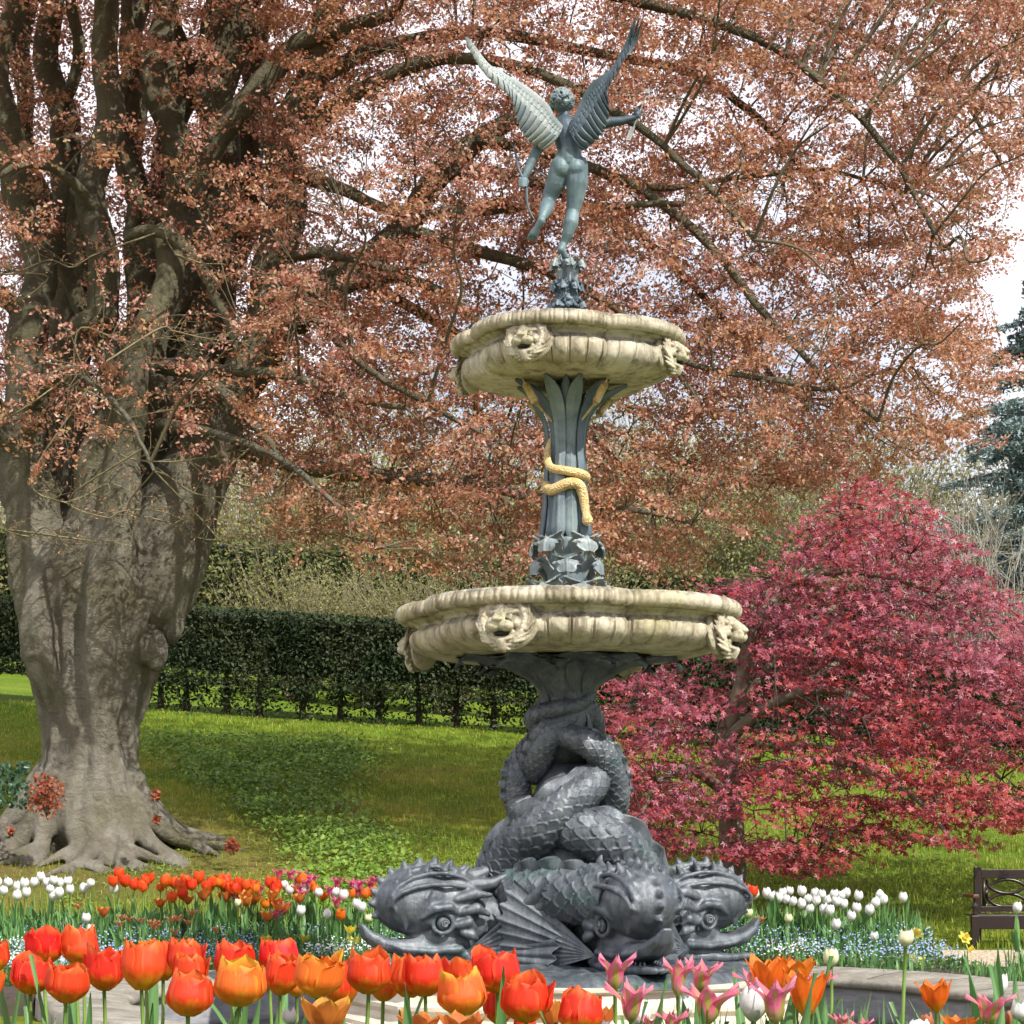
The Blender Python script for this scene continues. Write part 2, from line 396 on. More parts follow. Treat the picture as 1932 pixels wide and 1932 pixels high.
def crest(pts, r, i0, i1, up, h=.06, freq=9, width=.022):
    """frilled fin along the outside of a coil"""
    sel = np.arange(i0, i1); T, N, B = frames(pts); out = []
    L = len(sel)
    U = np.array(up, float)[None]-T[sel]*(T[sel]@np.array(up, float))[:, None]; U = unit(U); S = np.cross(T[sel], U)
    t = np.linspace(0, 1, L); hh = h*np.sin(PI*t)**.4*(.55+.45*np.abs(np.sin(freq*PI*t)))
    rows = []
    for w, f in ((-1, -.2), (-.9, .3), (-.45, .8), (0, 1.0), (.45, .8), (.9, .3), (1, -.2)):
        wave = .028*np.sin(freq*2*PI*t)*max(0, f)
        rows.append(pts[sel]+U*(r[sel]*.985+hh*f)[:, None]+S*(w*width*(1.2-max(0, f))+wave)[:, None])
    m = MB(); m.grid(np.stack(rows, 1)); return m
def fan_fin(o, d1, d2, bulge, L=.75, n_rib=9, a0=-.6, a1=.6, thick=.012):
    """pectoral fin: ribs fanning from o; d1 main direction, d2 in-plane up, corrugated"""
    d1 = unit(np.array(d1, float)); d2 = np.array(d2, float); d2 = unit(d2-d1*d1.dot(d2)); nn = np.cross(d1, d2)
    na, nr = n_rib*10+1, 16; A = np.linspace(a0, a1, na); t = np.linspace(.02, 1, nr)
    G = np.zeros((nr, na, 3)); ph = np.linspace(0, n_rib, na)
    edge = 1-.055*np.sin(PI*ph)**2+.08*np.cos((A-a1)/(a1-a0)*PI)
    for i, q in enumerate(t):
        rr_ = L*q*(1+(edge-1)*q)
        cor = (.020*(np.abs(np.sin(PI*ph))**.8)-.010+.03*np.sin(ph*.9))*q
        G[i] = np.array(o)[None]+rr_[:, None]*(np.cos(A)[:, None]*d1+np.sin(A)[:, None]*d2)+nn[None]*(cor+bulge*(q-q*q)*1.0)[:, None]
    m = MB(); m.grid(G); m.grid((G-nn[None, None]*thick)[::-1])
    m.grid(np.stack([G[-1], G[-1]-nn*thick])[::-1]); m.grid(np.stack([G[:, 0], G[:, 0]-nn*thick])); m.grid(np.stack([G[:, -1], G[:, -1]-nn*thick])[::-1])
    return m
def dolphin_head():
    """x outwards from the fountain axis, z up, y sideways"""
    b = MB()
    b.ell((1.30, 0, .90), (.34, .27, .265), n=28, m=18); b.ell((1.02, 0, .86), (.34, .26, .29), n=28, m=18); b.ell((.72, 0, .72), (.34, .24, .25), n=24, m=16)
    b.ell((1.05, 0, .60), (.33, .20, .17), n=24, m=14)
    for y in (-.085, 0, .085):     # upper lip sweeping out and up
        b.chain([(.95, y, .56), (1.2, y, .545), (1.42, y*.95, .545), (1.58, y*.8, .575), (1.69, y*.55, .64), (1.745, y*.3, .72)], [.10, .085, .066, .055, .042, .018], 12)
    for y in (-.075, 0, .075):     # lower jaw
        b.chain([(.85, y*1.2, .47), (1.1, y*1.3, .425), (1.40, y*1.3, .41), (1.68, y*.8, .42)], [.08, .05, .042, .026], 10)
    for s in (-1, 1):
        b.chain([(.98, s*.17, .50), (.90, s*.19, .46), (.95, s*.17, .42), (1.1, s*.13, .415)], [.045, .05, .04, .03], 10)   # mouth corner
        b.chain([(1.0, s*.20, .53), (1.22, s*.165, .515), (1.45, s*.14, .535), (1.62, s*.09, .60)], [.035, .028, .022, .016], 8)  # lip edge
        # eye socket ring, brow frills
        for k in range(14):
            a = 2*PI*k/14; a2 = 2*PI*(k+1)/14
            f = lambda q: (1.16+.078*math.cos(q), s*(.235-.02*math.cos(q)), .735+.078*math.sin(q))
            b.cap(f(a), f(a2), .02, .02, 8)
        b.chain([(1.02, s*.24, .80), (1.12, s*.275, .86), (1.24, s*.26, .85), (1.33, s*.23, .78)], [.02, .035, .038, .018], 8)
        b.chain([(1.33, s*.22, .95), (1.40, s*.20, .86), (1.46, s*.17, .78), (1.44, s*.165, .69)], [.02, .035, .035, .015], 8)
        b.chain([(1.26, s*.245, 1.0), (1.31, s*.25, .93), (1.36, s*.22, .88)], [.014, .03, .02], 8)
        b.chain([(1.04, s*.25, .72), (.96, s*.27, .74), (.9, s*.26, .70)], [.035, .045, .02], 8); b.chain([(1.0, s*.25, .66), (.93, s*.26, .64), (.88, s*.25, .61)], [.03, .04, .015], 8)
        b.chain([(1.0, s*.26, .82), (.90, s*.29, .85), (.80, s*.29, .80)], [.03, .045, .02], 8); b.chain([(1.05, s*.25, .92), (.92, s*.28, .96), (.78, s*.28, .95)], [.03, .045, .02], 8)
        for j, off in enumerate((.35, .8, 1.25)):    # ridges flowing back over the brow
            pts = []
            for q in np.linspace(-.5, 2.5, 9):
                pts.append((1.18+.40*math.cos(q)*.98, s*.28*math.sin(off)*(.75+.25*math.sin(q+.2)), .89+.30*math.sin(q)*math.cos(off*.85)+.0))
            b.chain(pts, [.010]+[.020]*7+[.012], 6)
    for y in (0,):      # spiny ridge over the crown
        prev = None
        for k, q in enumerate(np.linspace(-.35, 2.45, 11)):
            c = np.array([1.17+.44*math.cos(q), 0, .90+.275*math.sin(q)]); o = np.array([math.cos(q), 0, math.sin(q)])
            o2 = unit(o*.9+np.array([-.35, 0, .15])*1.0)
            b.chain([c-o*.05, c+o2*.04, c+o2*.085], [.06, .032, .008], 8)
            if prev is not None: b.cap(prev, c, .038, .038, 8)
            prev = c
    for s in (-1, 1):     # side spikes lower on the crown
        for k, q in enumerate(np.linspace(.1, 2.5, 7)):
            c = np.array([1.16+.40*math.cos(q), s*.135, .90+.245*math.sin(q)]); b.chain([c, c+np.array([-.03, s*.02, .03])+.035*np.array([math.cos(q), 0, math.sin(q)])], [.036, .014], 8)
    # curled mane lobe standing up behind the head
    b.chain([(.85, 0, 1.08), (.70, 0, 1.13), (.60, 0, 1.2), (.60, .02, 1.27)], [.07, .05, .035, .015], 8)
    for y in (-.13, .13): b.chain([(.9, y, 1.02), (.72, y*1.2, 1.04), (.60, y*1.3, 1.1)], [.07, .05, .02], 8)
    return remesh(b, .0115, 1)
head_me = dolphin_head(); head_me.materials.append(M['bronze'])
eye = MB(); eye.ell((0, 0, 0), (.052, .03, .052)); eye_me = None
eb = MB(); eb.ell((0, .0, 0), (.05, .035, .05), n=20, m=12)
th = np.linspace(0, 3.3*PI, 40); eb.tube([(.036*(1-t/14)*math.cos(t), -.034-.004*t/10, .036*(1-t/14)*math.sin(t)) for t in th], [.0075]*40, 6)
eye_me = eb.mesh('eye'); eye_me.shade_smooth(); eye_me.materials.append(M['bronze'])
TM = []
for s in (-1, 1):
    teeth = MB(); teeth.tube([(1.0, s*.14, .43), (1.3, s*.12, .415), (1.56, s*.06, .41)], [.012]*3, 6)
    for k in range(9):
        x = 1.02+.06*k; teeth.cap((x+.03, s*(.135-.008*k), .425), (x+.03, s*(.135-.008*k), .47), .016, .005, 6)
    teeth_me = teeth.mesh('tooth_row'); teeth_me.materials.append(M['bronze']); TM.append(teeth_me)
HA = [math.radians(q) for q in (23, -67, 113, 203)]
bodies = {
 0: ([Q(1165, 1700, 1.0), Q(1120, 1690, .82), Q(1060, 1690, .62), Q(1000, 1690, .36), Q(950, 1660, .0), Q(955, 1620, -.34), Q(1050, 1585, -.48), Q(1135, 1560, -.3), Q(1160, 1530, -.05), Q(1168, 1485, .12), Q(1149, 1430, .24), Q(1113, 1403, .30), Q(1068, 1388, .22), Q(1015, 1372, .08), Q(1003, 1352, .1), Q(1040, 1340, .22), Q(1085, 1332, .2), Q(1120, 1310, .08)],
     [.24, .255, .265, .26, .23, .21, .19, .17, .17, .158, .15, .14, .13, .115, .10, .095, .09, .07]),
 1: ([Q(870, 1715, .38), Q(905, 1700, .2), Q(935, 1660, .12), Q(975, 1605, .22), Q(1022, 1558, .42), Q(1078, 1512, .44), Q(1122, 1480, .30), Q(1140, 1445, .0), Q(1110, 1425, -.22), Q(1040, 1440, -.22), Q(1005, 1455, .0), Q(1016, 1420, .17), Q(1045, 1378, .22), Q(1082, 1345, .16), Q(1105, 1315, .0), Q(1080, 1290, -.12)],
     [.2, .21, .22, .235, .225, .195, .17, .15, .14, .14, .14, .138, .12, .10, .09, .07]),
 2: ([Q(1285, 1715, -.3), Q(1240, 1700, -.1), Q(1205, 1655, .12), Q(1165, 1598, .36), Q(1113, 1572, .46), Q(1062, 1560, .36), Q(1000, 1550, .1), Q(968, 1510, -.02), Q(967, 1465, .0), Q(980, 1428, -.06), Q(1020, 1395, -.2), Q(1090, 1390, -.2), Q(1125, 1375, -.02), Q(1118, 1340, .06), Q(1085, 1310, .0)],
     [.2, .215, .23, .24, .23, .20, .17, .15, .14, .13, .12, .12, .115, .10, .08]),
 3: ([Q(1025, 1700, -.9), Q(985, 1670, -.5), Q(950, 1630, -.18), Q(960, 1585, -.2), Q(1050, 1550, -.35), Q(1110, 1500, -.25), Q(1080, 1450, -.2), Q(1040, 1400, -.12), Q(1025, 1350, -.05), Q(1040, 1300, -.05)],
     [.22, .21, .19, .18, .17, .16, .15, .13, .12, .1])}
for q, ha in enumerate(HA):
    path, rad = bodies[q]; path = np.array(path); rad = np.array(rad); kz = sstep(1.15, 1.55, path[:, 2]); path[:, :2] *= (1-.10*kz)[:, None]; rad = rad*(1-.14*kz)
    me, pts, r = scaly(path, rad, n=520 if q else 640, m=140)
    lab = ['dolphin with its head low at the front right', 'dolphin whose head lies at the left', 'dolphin whose head lies at the right', None][q]
    body = link_mesh('dolphin', me, M['bronze'], FN, True)
    if lab: tag(body, lab)
    h = bpy.data.objects.new('head', head_me); C.objects.link(h); h.parent = body; h.rotation_euler = (0, 0, ha-PI/2)
    for s in (-1, 1):
        cs, sn = math.cos(ha-PI/2), math.sin(ha-PI/2)
        x, y = 1.16, s*.235
        e = bpy.data.objects.new('eye', eye_me); C.objects.link(e); e.parent = body
        e.location = (x*cs-y*sn, x*sn+y*cs, .735); e.rotation_euler = (0, 0, ha-PI/2+(PI if s > 0 else 0)+(.12*s))
        rad_d = dirv(ha); tan = np.array([math.cos(ha), math.sin(ha), 0])*s
        o = rad_d*.97+tan*.20+np.array([0, 0, .50])
        m = fan_fin(o, tan*.66-rad_d*.66+np.array([0, 0, .10]), (0, 0, 1), .12*(-s), L=.82, a0=-.40, a1=.60, n_rib=8)
        m.build('fin', M['bronze'], body, True)
    for tm in TM: tt = bpy.data.objects.new('tooth_row', tm); C.objects.link(tt); tt.parent = body; tt.rotation_euler = (0, 0, ha-PI/2)
    k = len(pts)
    if q == 0: crest(pts, r, int(k*.06), int(k*.22), (-.3, -.35, 1), .085, 4).build('dorsal_fin', M['bronze'], body, True); crest(pts, r, int(k*.5), int(k*.66), (1, -.1, .6), .035, 6).build('dorsal_fin', M['bronze'], body, True)
    if q == 1: crest(pts, r, int(k*.16), int(k*.42), (-.5, -.2, 1), .085, 4).build('dorsal_fin', M['bronze'], body, True); crest(pts, r, int(k*.68), int(k*.85), (-.9, -.2, .5), .05, 5).build('dorsal_fin', M['bronze'], body, True)
    if q == 2: crest(pts, r, int(k*.06), int(k*.30), (.6, -.2, 1), .085, 4).build('dorsal_fin', M['bronze'], body, True); crest(pts, r, int(k*.5), int(k*.62), (-1, -.4, 0), .04, 4).build('dorsal_fin', M['bronze'], body, True)

# tails: the neck of the group opening into flukes under the lower basin
core = MB(); core.lathe([(.02, .37), (.55, .38), (.50, .75), (.38, 1.05), (.31, 1.4), (.27, 1.75), (.18, 2.0), (.18, 1.95), (.20, 2.2), (.17, 2.45), (.17, 2.62), (.24, 2.75), (.34, 2.838)], 40)
core.build('core_column', M['bronze'], FN, True)
def strap(path, wid, nrm0, curl=.25, wave=0, n=40, m=13, thick=.014, serr=0, mid=0.0, wseed=0):
    """leaf or fluke: strip along a path; wid half widths; nrm0 outward direction function or vector"""
    c = catmull(np.hstack([path, np.array(wid)[:, None]]), n); pts, w = c[:, :3], np.maximum(c[:, 3], .002)
    T = unit(np.gradient(pts, axis=0)); nr = np.array(nrm0, float)
    S = unit(np.cross(T, nr[None]+0*T)); N = np.cross(S, T); t = np.linspace(0, 1, n)
    if serr: w = w*(1+.13*np.sin(t*serr*2*PI+wseed))
    G = np.zeros((n, m, 3))
    for j, q in enumerate(np.linspace(-1, 1, m)):
        z = -curl*w*q*q+mid*np.exp(-(q/.16)**2)+wave*np.sin(t*17+wseed+q*2)*abs(q)*(1 if abs(q) > .5 else .3)-.018*w/.1*abs(math.sin(3*PI*q))*.35
        G[:, j] = pts+S*(w*q)[:, None]+N*z[:, None]
    mm = MB(); mm.grid(G); mm.grid((G-N[:, None]*thick)[::-1])
    mm.grid(np.stack([G[:, 0], G[:, 0]-N*thick])); mm.grid(np.stack([G[:, -1], G[:, -1]-N*thick])[::-1]); return mm
for k, ang in enumerate([-75, -48, -10, 27, 52, 82, 110, 150, 190, 235, -110]):
    a = math.radians(ang); d = dirv(a); L = [.86, .7, .6, .68, .72, .86, .7, .7, .7, .7, .7][k]
    path = np.array([d*.13+np.array([0, 0, 2.2]), d*.18+np.array([0, 0, 2.42]), d*.27+np.array([0, 0, 2.62]), d*(L*.6)+np.array([0, 0, 2.76]), d*L+np.array([0, 0, 2.80]), d*(L+.08)+np.array([0, 0, 2.745])])
    strap(path, [.06, .08, .12, .20, .16, .03], d*1.0+np.array([0, 0, -.3]), .25, .02, serr=4, wseed=k).build('tail_fluke', M['bronze'], FN, True)
for k, (ang) in enumerate([-60, -20, 25, 62, 100, 140, 200, 250]):     # wavy ribbons running down the neck
    a = math.radians(ang); d = dirv(a)
    path = np.array([d*.27+np.array([0, 0, 2.66]), d*.23+np.array([0, 0, 2.5]), d*.23+np.array([0, 0, 2.3]), d*.235+np.array([0, 0, 2.2]), d*.20+np.array([0, 0, 2.1])])
    strap(path, [.07, .06, .06, .05, .01], d, .5, .02, wseed=k*1.3).build('tail_ribbon', M['bronze'], FN, True)

# ---- reed column
def zz(v): return (HZ-v)*s_+EYE
col = empty('reed_column'); col.parent = FN
colmesh = MB(); colmesh.lathe([(.13, zz(1100)), (.12, zz(1030)), (.12, zz(1015)), (.105, zz(960)), (.10, zz(900)), (.095, zz(850)), (.09, zz(800)), (.10, zz(745)), (.14, zz(700)), (.16, 5.05)], 40)
bpy.data.objects.remove(col)
col = colmesh.build('reed_column', M['dark'], FN, True)
rp = [(1022, .178), (1005, .19), (975, .175), (930, .160), (880, .148), (850, .138), (800, .165), (760, .235), (725, .33), (695, .44)]
for k in range(10):
    a = 2*PI*(k+.35)/10; d = dirv(a); top = [1.0, .86, 1.1][k % 3]
    pts, w = [], []
    for v, r in rp:
        pts.append(d*(r*(top if v < 760 else 1)+.022*(k % 2))+np.array([0, 0, {760: 4.86, 725: 4.955, 695: 5.03}.get(v, zz(v))])); w.append(max(.008, {1022: .035, 1005: .058, 975: .055, 930: .046, 880: .043, 850: .043, 800: .05, 760: .060, 725: .050, 695: .004}[v]))
    strap(np.array(pts), w, d, .38, 0, n=60, mid=.012, thick=.01).build('reed_leaf', M['dark'] if k % 3 else M['pale'], col, True)
for k in range(12):      # short inner blades near the top
    a = 2*PI*(k+.9)/12; d = dirv(a); kk = .75+.25*(k % 2)
    pts = [d*r*kk+np.array([0, 0, z]) for r, z in ((.12, zz(830)), (.16, zz(780)), (.22, 4.88), (.30, 4.97), (.40, 5.03))]
    strap(np.array(pts), [.03, .04, .045, .035, .004], d, .3, 0, n=30, thick=.01).build('reed_leaf', M['dark'], col, True)
for k, ang in enumerate((-48, 40, 130, 220)):
    a = math.radians(ang); d = dirv(a); p0 = d*.335+np.array([0, 0, 4.84]); p1 = d*.47+np.array([0, 0, 5.0])
    b = MB(); e = (p1-p0); b.chain([p0, p0+e*.12, p0+e*.8, p0+e*.9], [.02, .032, .032, .016], 10); b.cap(p1-e*.12, p1+e*.12, .006, .005); b.cap(d*.17+np.array([0, 0, zz(800)]), p0, .008, .01)
    b.build('bulrush', M['gold'], col, True)
# snake
sn = [Q(1047, 815, .06), Q(1036, 838, .06), Q(1033, 864, .10), Q(1040, 882, .15), Q(1068, 888, .19), Q(1095, 894, .15), Q(1104, 902, .03), Q(1075, 906, -.16), Q(1040, 912, -.10), Q(1033, 921, .06), Q(1044, 924, .14), Q(1072, 912, .19), Q(1092, 915, .17), Q(1100, 935, .15), Q(1104, 960, .17), Q(1108, 980, .2), Q(1110, 992, .21)]
c = catmull(np.array(sn), 120); rs = np.interp(np.linspace(0, 1, 120), [0, .12, .5, .8, .9, .94, .975, 1], [.010, .030, .047, .043, .031, .046, .038, .008])
b = MB(); b.tube(c, rs, 12); b.build('snake', M['gold'], FN, True)
# acanthus collars
def acanthus(parent, r0, z0, r1, z1, n, off, w, mat='pale', curl=.07):
    for k in range(n):
        a = 2*PI*k/n+off; d = dirv(a); z = np.array([0, 0, 1.])
        path = np.array([d*r0+z*z0, d*(r0+.01)+z*(z0+(z1-z0)*.5), d*(r0+(r1-r0)*.35)+z*(z0+(z1-z0)*.9), d*(r0+(r1-r0)*.75)+z*(z1+.012), d*r1+z*(z1-.02), d*(r1+.01)+z*(z1-curl)])
        strap(path, [w*.45, w*.65, w*.95, w*1.35, w*1.25, w*.7], d, .30, .010, serr=5.5, wseed=k, mid=.016, thick=.012, m=21, n=56).build('acanthus_leaf', M[mat], parent, True)
collar = MB(); collar.lathe([(.10, 3.1), (.2, 3.15), (.16, 3.4), (.14, 3.7), (.19, 3.78), (.17, 3.80), (.1, 3.81)], 32)
collar = collar.build('acanthus_collar', M['pale'], FN, True)
M['mid'] = bronze_pale('collar_bronze', (.12, .16, .17), (.36, .40, .39))
acanthus(collar, .13, 3.46, .30, 3.77, 5, math.radians(-38), .09, 'mid', curl=.10); acanthus(collar, .13, 3.30, .29, 3.60, 5, math.radians(-2), .08, 'mid', curl=.10); acanthus(collar, .17, 3.20, .37, 3.40, 6, math.radians(-38), .11, 'mid')
cap = MB(); cap.lathe([(.10, 5.25), (.11, 5.5), (.115, 5.64), (.085, 5.70), (.066, 5.8), (.07, 5.95), (.095, 6.0), (.085, 6.03), (.0, 6.035)], 28)
cap = cap.build('acanthus_pedestal', M['dark'], FN, True)
acanthus(cap, .07, 5.86, .135, 6.02, 6, .2, .032, 'mid', .05); acanthus(cap, .075, 5.72, .125, 5.84, 6, .7, .034, 'dark', .05); acanthus(cap, .09, 5.58, .15, 5.68, 7, .3, .04, 'dark', .03)

# ---- winged archer, seen from behind
def S(x, y, d=0):     # enlarged-view measurement (x, y), d nearer than axis
    return Q(842+.2997*x, .2997*y, d)
q_ = .001278
body = MB()
def ch(pts, rad, n=14): body.chain([S(*p) for p in pts], [r*q_ for r in rad], n)
# torso
ch([(742, 745, 0), (745, 800, 0), (762, 880, .0), (775, 945, .0), (775, 1010, 0)], [40, 74, 80, 74, 80])
body.ell(S(700, 815, .0), (.085, .075, .10)); body.ell(S(800, 815, .0), (.085, .075, .10))
body.ell(S(725, 1055, .02), (.075, .08, .09)); body.ell(S(818, 1062, .025), (.078, .085, .09))
body.ell(S(770, 1000, 0), (.115, .075, .08)); body.ell(S(768, 945, -.01), (.088, .06, .09))
ch([(745, 690, -.01), (742, 760, 0)], [34, 38])
# head
body.ell(S(730, 640, -.02), (.078, .095, .098), n=20, m=14); body.ell(S(745, 675, -.07), (.055, .06, .06)); body.ell(S(752, 655, -.105), (.016, .02, .03))
for s in (-1, 1): body.ell(S(730+s*58, 655, -.02), (.014, .022, .028))
# legs
ch([(822, 1050, 0), (822, 1150, .0), (812, 1250, -.02), (795, 1335, -.03), (785, 1400, .01), (765, 1470, .0), (737, 1540, -.02)], [72, 70, 55, 42, 47, 36, 23])
ch([(737, 1535, -.02), (722, 1572, .02), (740, 1610, -.02), (768, 1635, -.07), (785, 1650, -.10)], [23, 25, 24, 22, 14])
ch([(720, 1050, 0), (690, 1150, -.03), (655, 1225, -.06), (640, 1275, -.07), (628, 1315, .02), (612, 1352, .08), (604, 1372, .11)], [68, 62, 50, 44, 45, 34, 22])
ch([(603, 1372, .11), (598, 1390, .14), (575, 1430, .12), (550, 1472, .09)], [22, 27, 22, 29])
for k in range(5): ch([(550+k*12-26, 1482+k*3, .09), (538+k*12-26, 1508+k*3, .06)], [11-k, 8-k*.8], 8)
for k in range(4): ch([(775+k*7, 1640+k*3, -.09), (784+k*7, 1650+k*2, -.13)], [9, 6], 8)
# arms
ch([(665, 800, 0), (615, 880, .03), (560, 965, .05), (522, 1050, .06), (495, 1112, .07)], [44, 40, 32, 28, 20])
ch([(835, 800, 0), (920, 795, -.05), (1020, 770, -.08), (1100, 762, -.08), (1180, 742, -.08)], [44, 38, 33, 28, 19])
# hands
body.ell(S(490, 1140, .07), (.03, .026, .038))
for k in range(4): ch([(472, 1118+k*15, .06), (462, 1124+k*15, .09), (480, 1128+k*15, .105), (505, 1130+k*14, .10)], [9, 9, 9, 8], 8)
ch([(505, 1120, .06), (515, 1145, .08), (508, 1165, .09)], [9, 9, 8], 8)
body.ell(S(1198, 722, -.08), (.03, .024, .034))
for k in range(4): ch([(1190+k*3, 700+k*12, -.07), (1208+k*3, 690+k*12, -.10), (1222, 700+k*11, -.09), (1214, 712+k*9, -.07)], [8, 8, 8, 7], 8)
ch([(1185, 715, -.06), (1190, 692, -.05), (1205, 682, -.06)], [9, 8, 7], 8)
st_me = remesh(body, .0062, 3)
statue = link_mesh('statue', st_me, M['figure'], FN, True)
tag(statue, 'bronze figure of a winged youth seen from behind, balanced on one foot')
hb = MB()
for k in range(150):
    th = math.acos(1-1.55*random.random()); ph = random.uniform(0, 2*PI)
    cdir = Vector((math.sin(th)*math.cos(ph), math.sin(th)*math.sin(ph), math.cos(th)))
    if cdir.y > .3 and cdir.z < .3: continue
    c = Vector(S(728, 640, 0))+Vector((cdir.x*.085, cdir.y*.098, cdir.z*.092)); t1 = cdir.orthogonal().normalized(); t2 = cdir.cross(t1)
    a0 = random.uniform(0, 6); pts = [c+(t1*math.cos(a0+a)+t2*math.sin(a0+a))*.014+cdir*.004*a for a in (0, 1.3, 2.6, 3.9)]
    hb.chain(pts, [.009, .010, .009, .006], 6)
hb.ell(S(728, 640, 0), (.083, .095, .09))
link_mesh('hair', remesh(hb, .0045, 0), M['pale'], statue, True)
# wings
def resamp(pl, n): return catmull(np.array(pl, float), n)
def wing(top, bot, dep, nf, mat, flipn):
    """top and bottom edges root -> tip in enlarged-view measures; dep(t) nearer offset"""
    n, m = 300, 60; A = resamp(top, n); B = resamp(bot, n); S0 = S(0, 0); t = np.linspace(0, 1, n)
    w = np.linspace(0, 1, m); G = np.zeros((n, m, 3))
    fa = (t*nf)
    for j, q in enumerate(w):
        # feathers sweep towards the tip as they run from the leading edge
        tt = np.clip(t+.10*q*(1-t), 0, 1); idx = tt*(n-1); i0 = np.clip(idx.astype(int), 0, n-2); f = (idx-i0)[:, None]
        Bq = B[i0]*(1-f)+B[i0+1]*f; 
        scal = np.abs(np.sin(PI*fa)) if q > .8 else np.zeros(n)
        uv = A*(1-q)+Bq*q
        if q > .8: uv = uv+(A-Bq)*(.06*(1-scal)**1.5*(q-.8)/.2)[:, None]
        saw = (fa+q*2.2*(1-t)*.0) % 1.0
        ridge = np.zeros(n)
        for i in range(n):      # rows of coverts, then the long flight feathers
            qq = q-.015*abs(math.sin(PI*(fa[i]*2.1 % 1))); rw = 0 if qq < .14 else 1 if qq < .27 else 2 if qq < .42 else 3; lo_, hi_ = ((0, .14), (.14, .27), (.27, .42), (.42, 1))[rw]
            cl = (fa[i]*(2.1, 2.1, 1.5, 1.25)[rw]+.5*rw) % 1; inr = (qq-lo_)/(hi_-lo_)
            ridge[i] = (.010 if rw > 2 else .004)*math.sin(PI*cl)**.6*(1 if rw else .4)+(.0035*inr if rw < 3 else .012*cl)-.0*rw-.009*math.exp(-(min(cl, 1-cl)/.07)**2)*(rw > 2)
        lead = .022*np.exp(-(q/.16)**2)*(1-.7*t)
        for i in range(n):
            G[i, j] = S(uv[i, 0], uv[i, 1], dep(t[i])+.02+(ridge[i]+lead[i])*(1-.75*t[i]**2)+.05*math.sin(PI*q)*(1-t[i])*.6)
    mm = MB(); mm.grid(G); Gb = G.copy(); Gb[..., 1] += .022; mm.grid(Gb[::-1])
    mm.grid(np.stack([G[:, 0], Gb[:, 0]])); mm.grid(np.stack([G[:, -1], Gb[:, -1]])[::-1]); mm.grid(np.stack([G[0], Gb[0]])[::-1]); mm.grid(np.stack([G[-1], Gb[-1]]))
    me = mm.mesh('wing'); bmx = bmesh.new(); bmx.from_mesh(me); bmesh.ops.recalc_face_normals(bmx, faces=bmx.faces); bmx.to_mesh(me); bmx.free()
    o = link_mesh('wing', me, mat, statue, False)
    return o
lt = [(735, 790), (690, 740), (640, 655), (560, 580), (480, 525), (400, 480), (330, 435), (280, 410), (230, 355), (190, 300), (150, 250), (125, 228)]
lb = [(700, 955), (620, 945), (550, 905), (495, 860), (455, 790), (430, 690), (400, 605), (320, 535), (240, 460), (180, 370), (140, 295), (118, 238)]
wl = wing(lt, lb, lambda t: .09+.42*t, 17, M['wing'], 1); tag(wl, 'sunlit pale outstretched wing')  # sunlight on this wing is put into a paler bronze than its pair
rt_ = [(770, 800), (800, 740), (850, 625), (890, 550), (940, 500), (1000, 460), (1050, 415), (1090, 340), (1125, 270), (1155, 190), (1180, 130), (1188, 112)]
rb_ = [(790, 930), (855, 950), (930, 895), (975, 850), (1015, 760), (1028, 680), (1008, 590), (1050, 500), (1110, 390), (1150, 320), (1175, 220), (1190, 125)]
wr = wing(rt_, rb_, lambda t: .09+.42*t, 17, M['dark'], 1); tag(wr, 'shaded dark raised wing')  # shade on this wing and its tip feathers is put into darker bronze
pf = MB()
for (x0, y0, x1, y1) in ((1120, 340, 1168, 170), (1130, 350, 1190, 115), (1140, 345, 1215, 110), (1150, 340, 1229, 135)):
    pf.tube([S(x0, y0, .40), S((x0+x1)/2+6, (y0+y1)/2+15, .46), S(x1, y1, .52)], [.010, .013, .004], 6)
pf.build('wing_feather', M['dark'], statue, True)
# bow: two recurved limbs, and arrow
bw = MB(); pts = resamp([(402, 898), (425, 925), (440, 985), (455, 1060), (490, 1140), (505, 1200), (512, 1290), (535, 1350), (560, 1390)], 40)
bw.tube([S(x, y, .08) for x, y in pts], np.interp(np.linspace(0, 1, 40), [0, .1, .45, .55, .9, 1], [.004, .007, .012, .012, .007, .004]), 8); bw.build('bow', M['dark'], statue, True)
bw = MB(); bw.tube([S(x, y, -.02) for x, y in resamp([(545, 1040), (580, 1080), (640, 1125), (700, 1180)], 12)], [.008]*12, 6)
bw.build('quiver_strap', M['dark'], statue, True)
ar = MB(); ar.tube([S(1150, 870, -.08), S(1270, 580, -.08)], [.005, .005], 6)
ar.tube([S(1262, 600, -.08), S(1266, 590, -.08), S(1278, 548, -.08)], [.004, .022, .001], 4)
ar.add([S(1130, 880, -.08), S(1160, 800, -.08), S(1190, 795, -.08), S(1160, 885, -.08)], [(0, 1, 2, 3)]); ar.build('arrow', M['wing'], statue)
for o in list(bpy.data.objects):
    if o.name.startswith('arrow'): pass
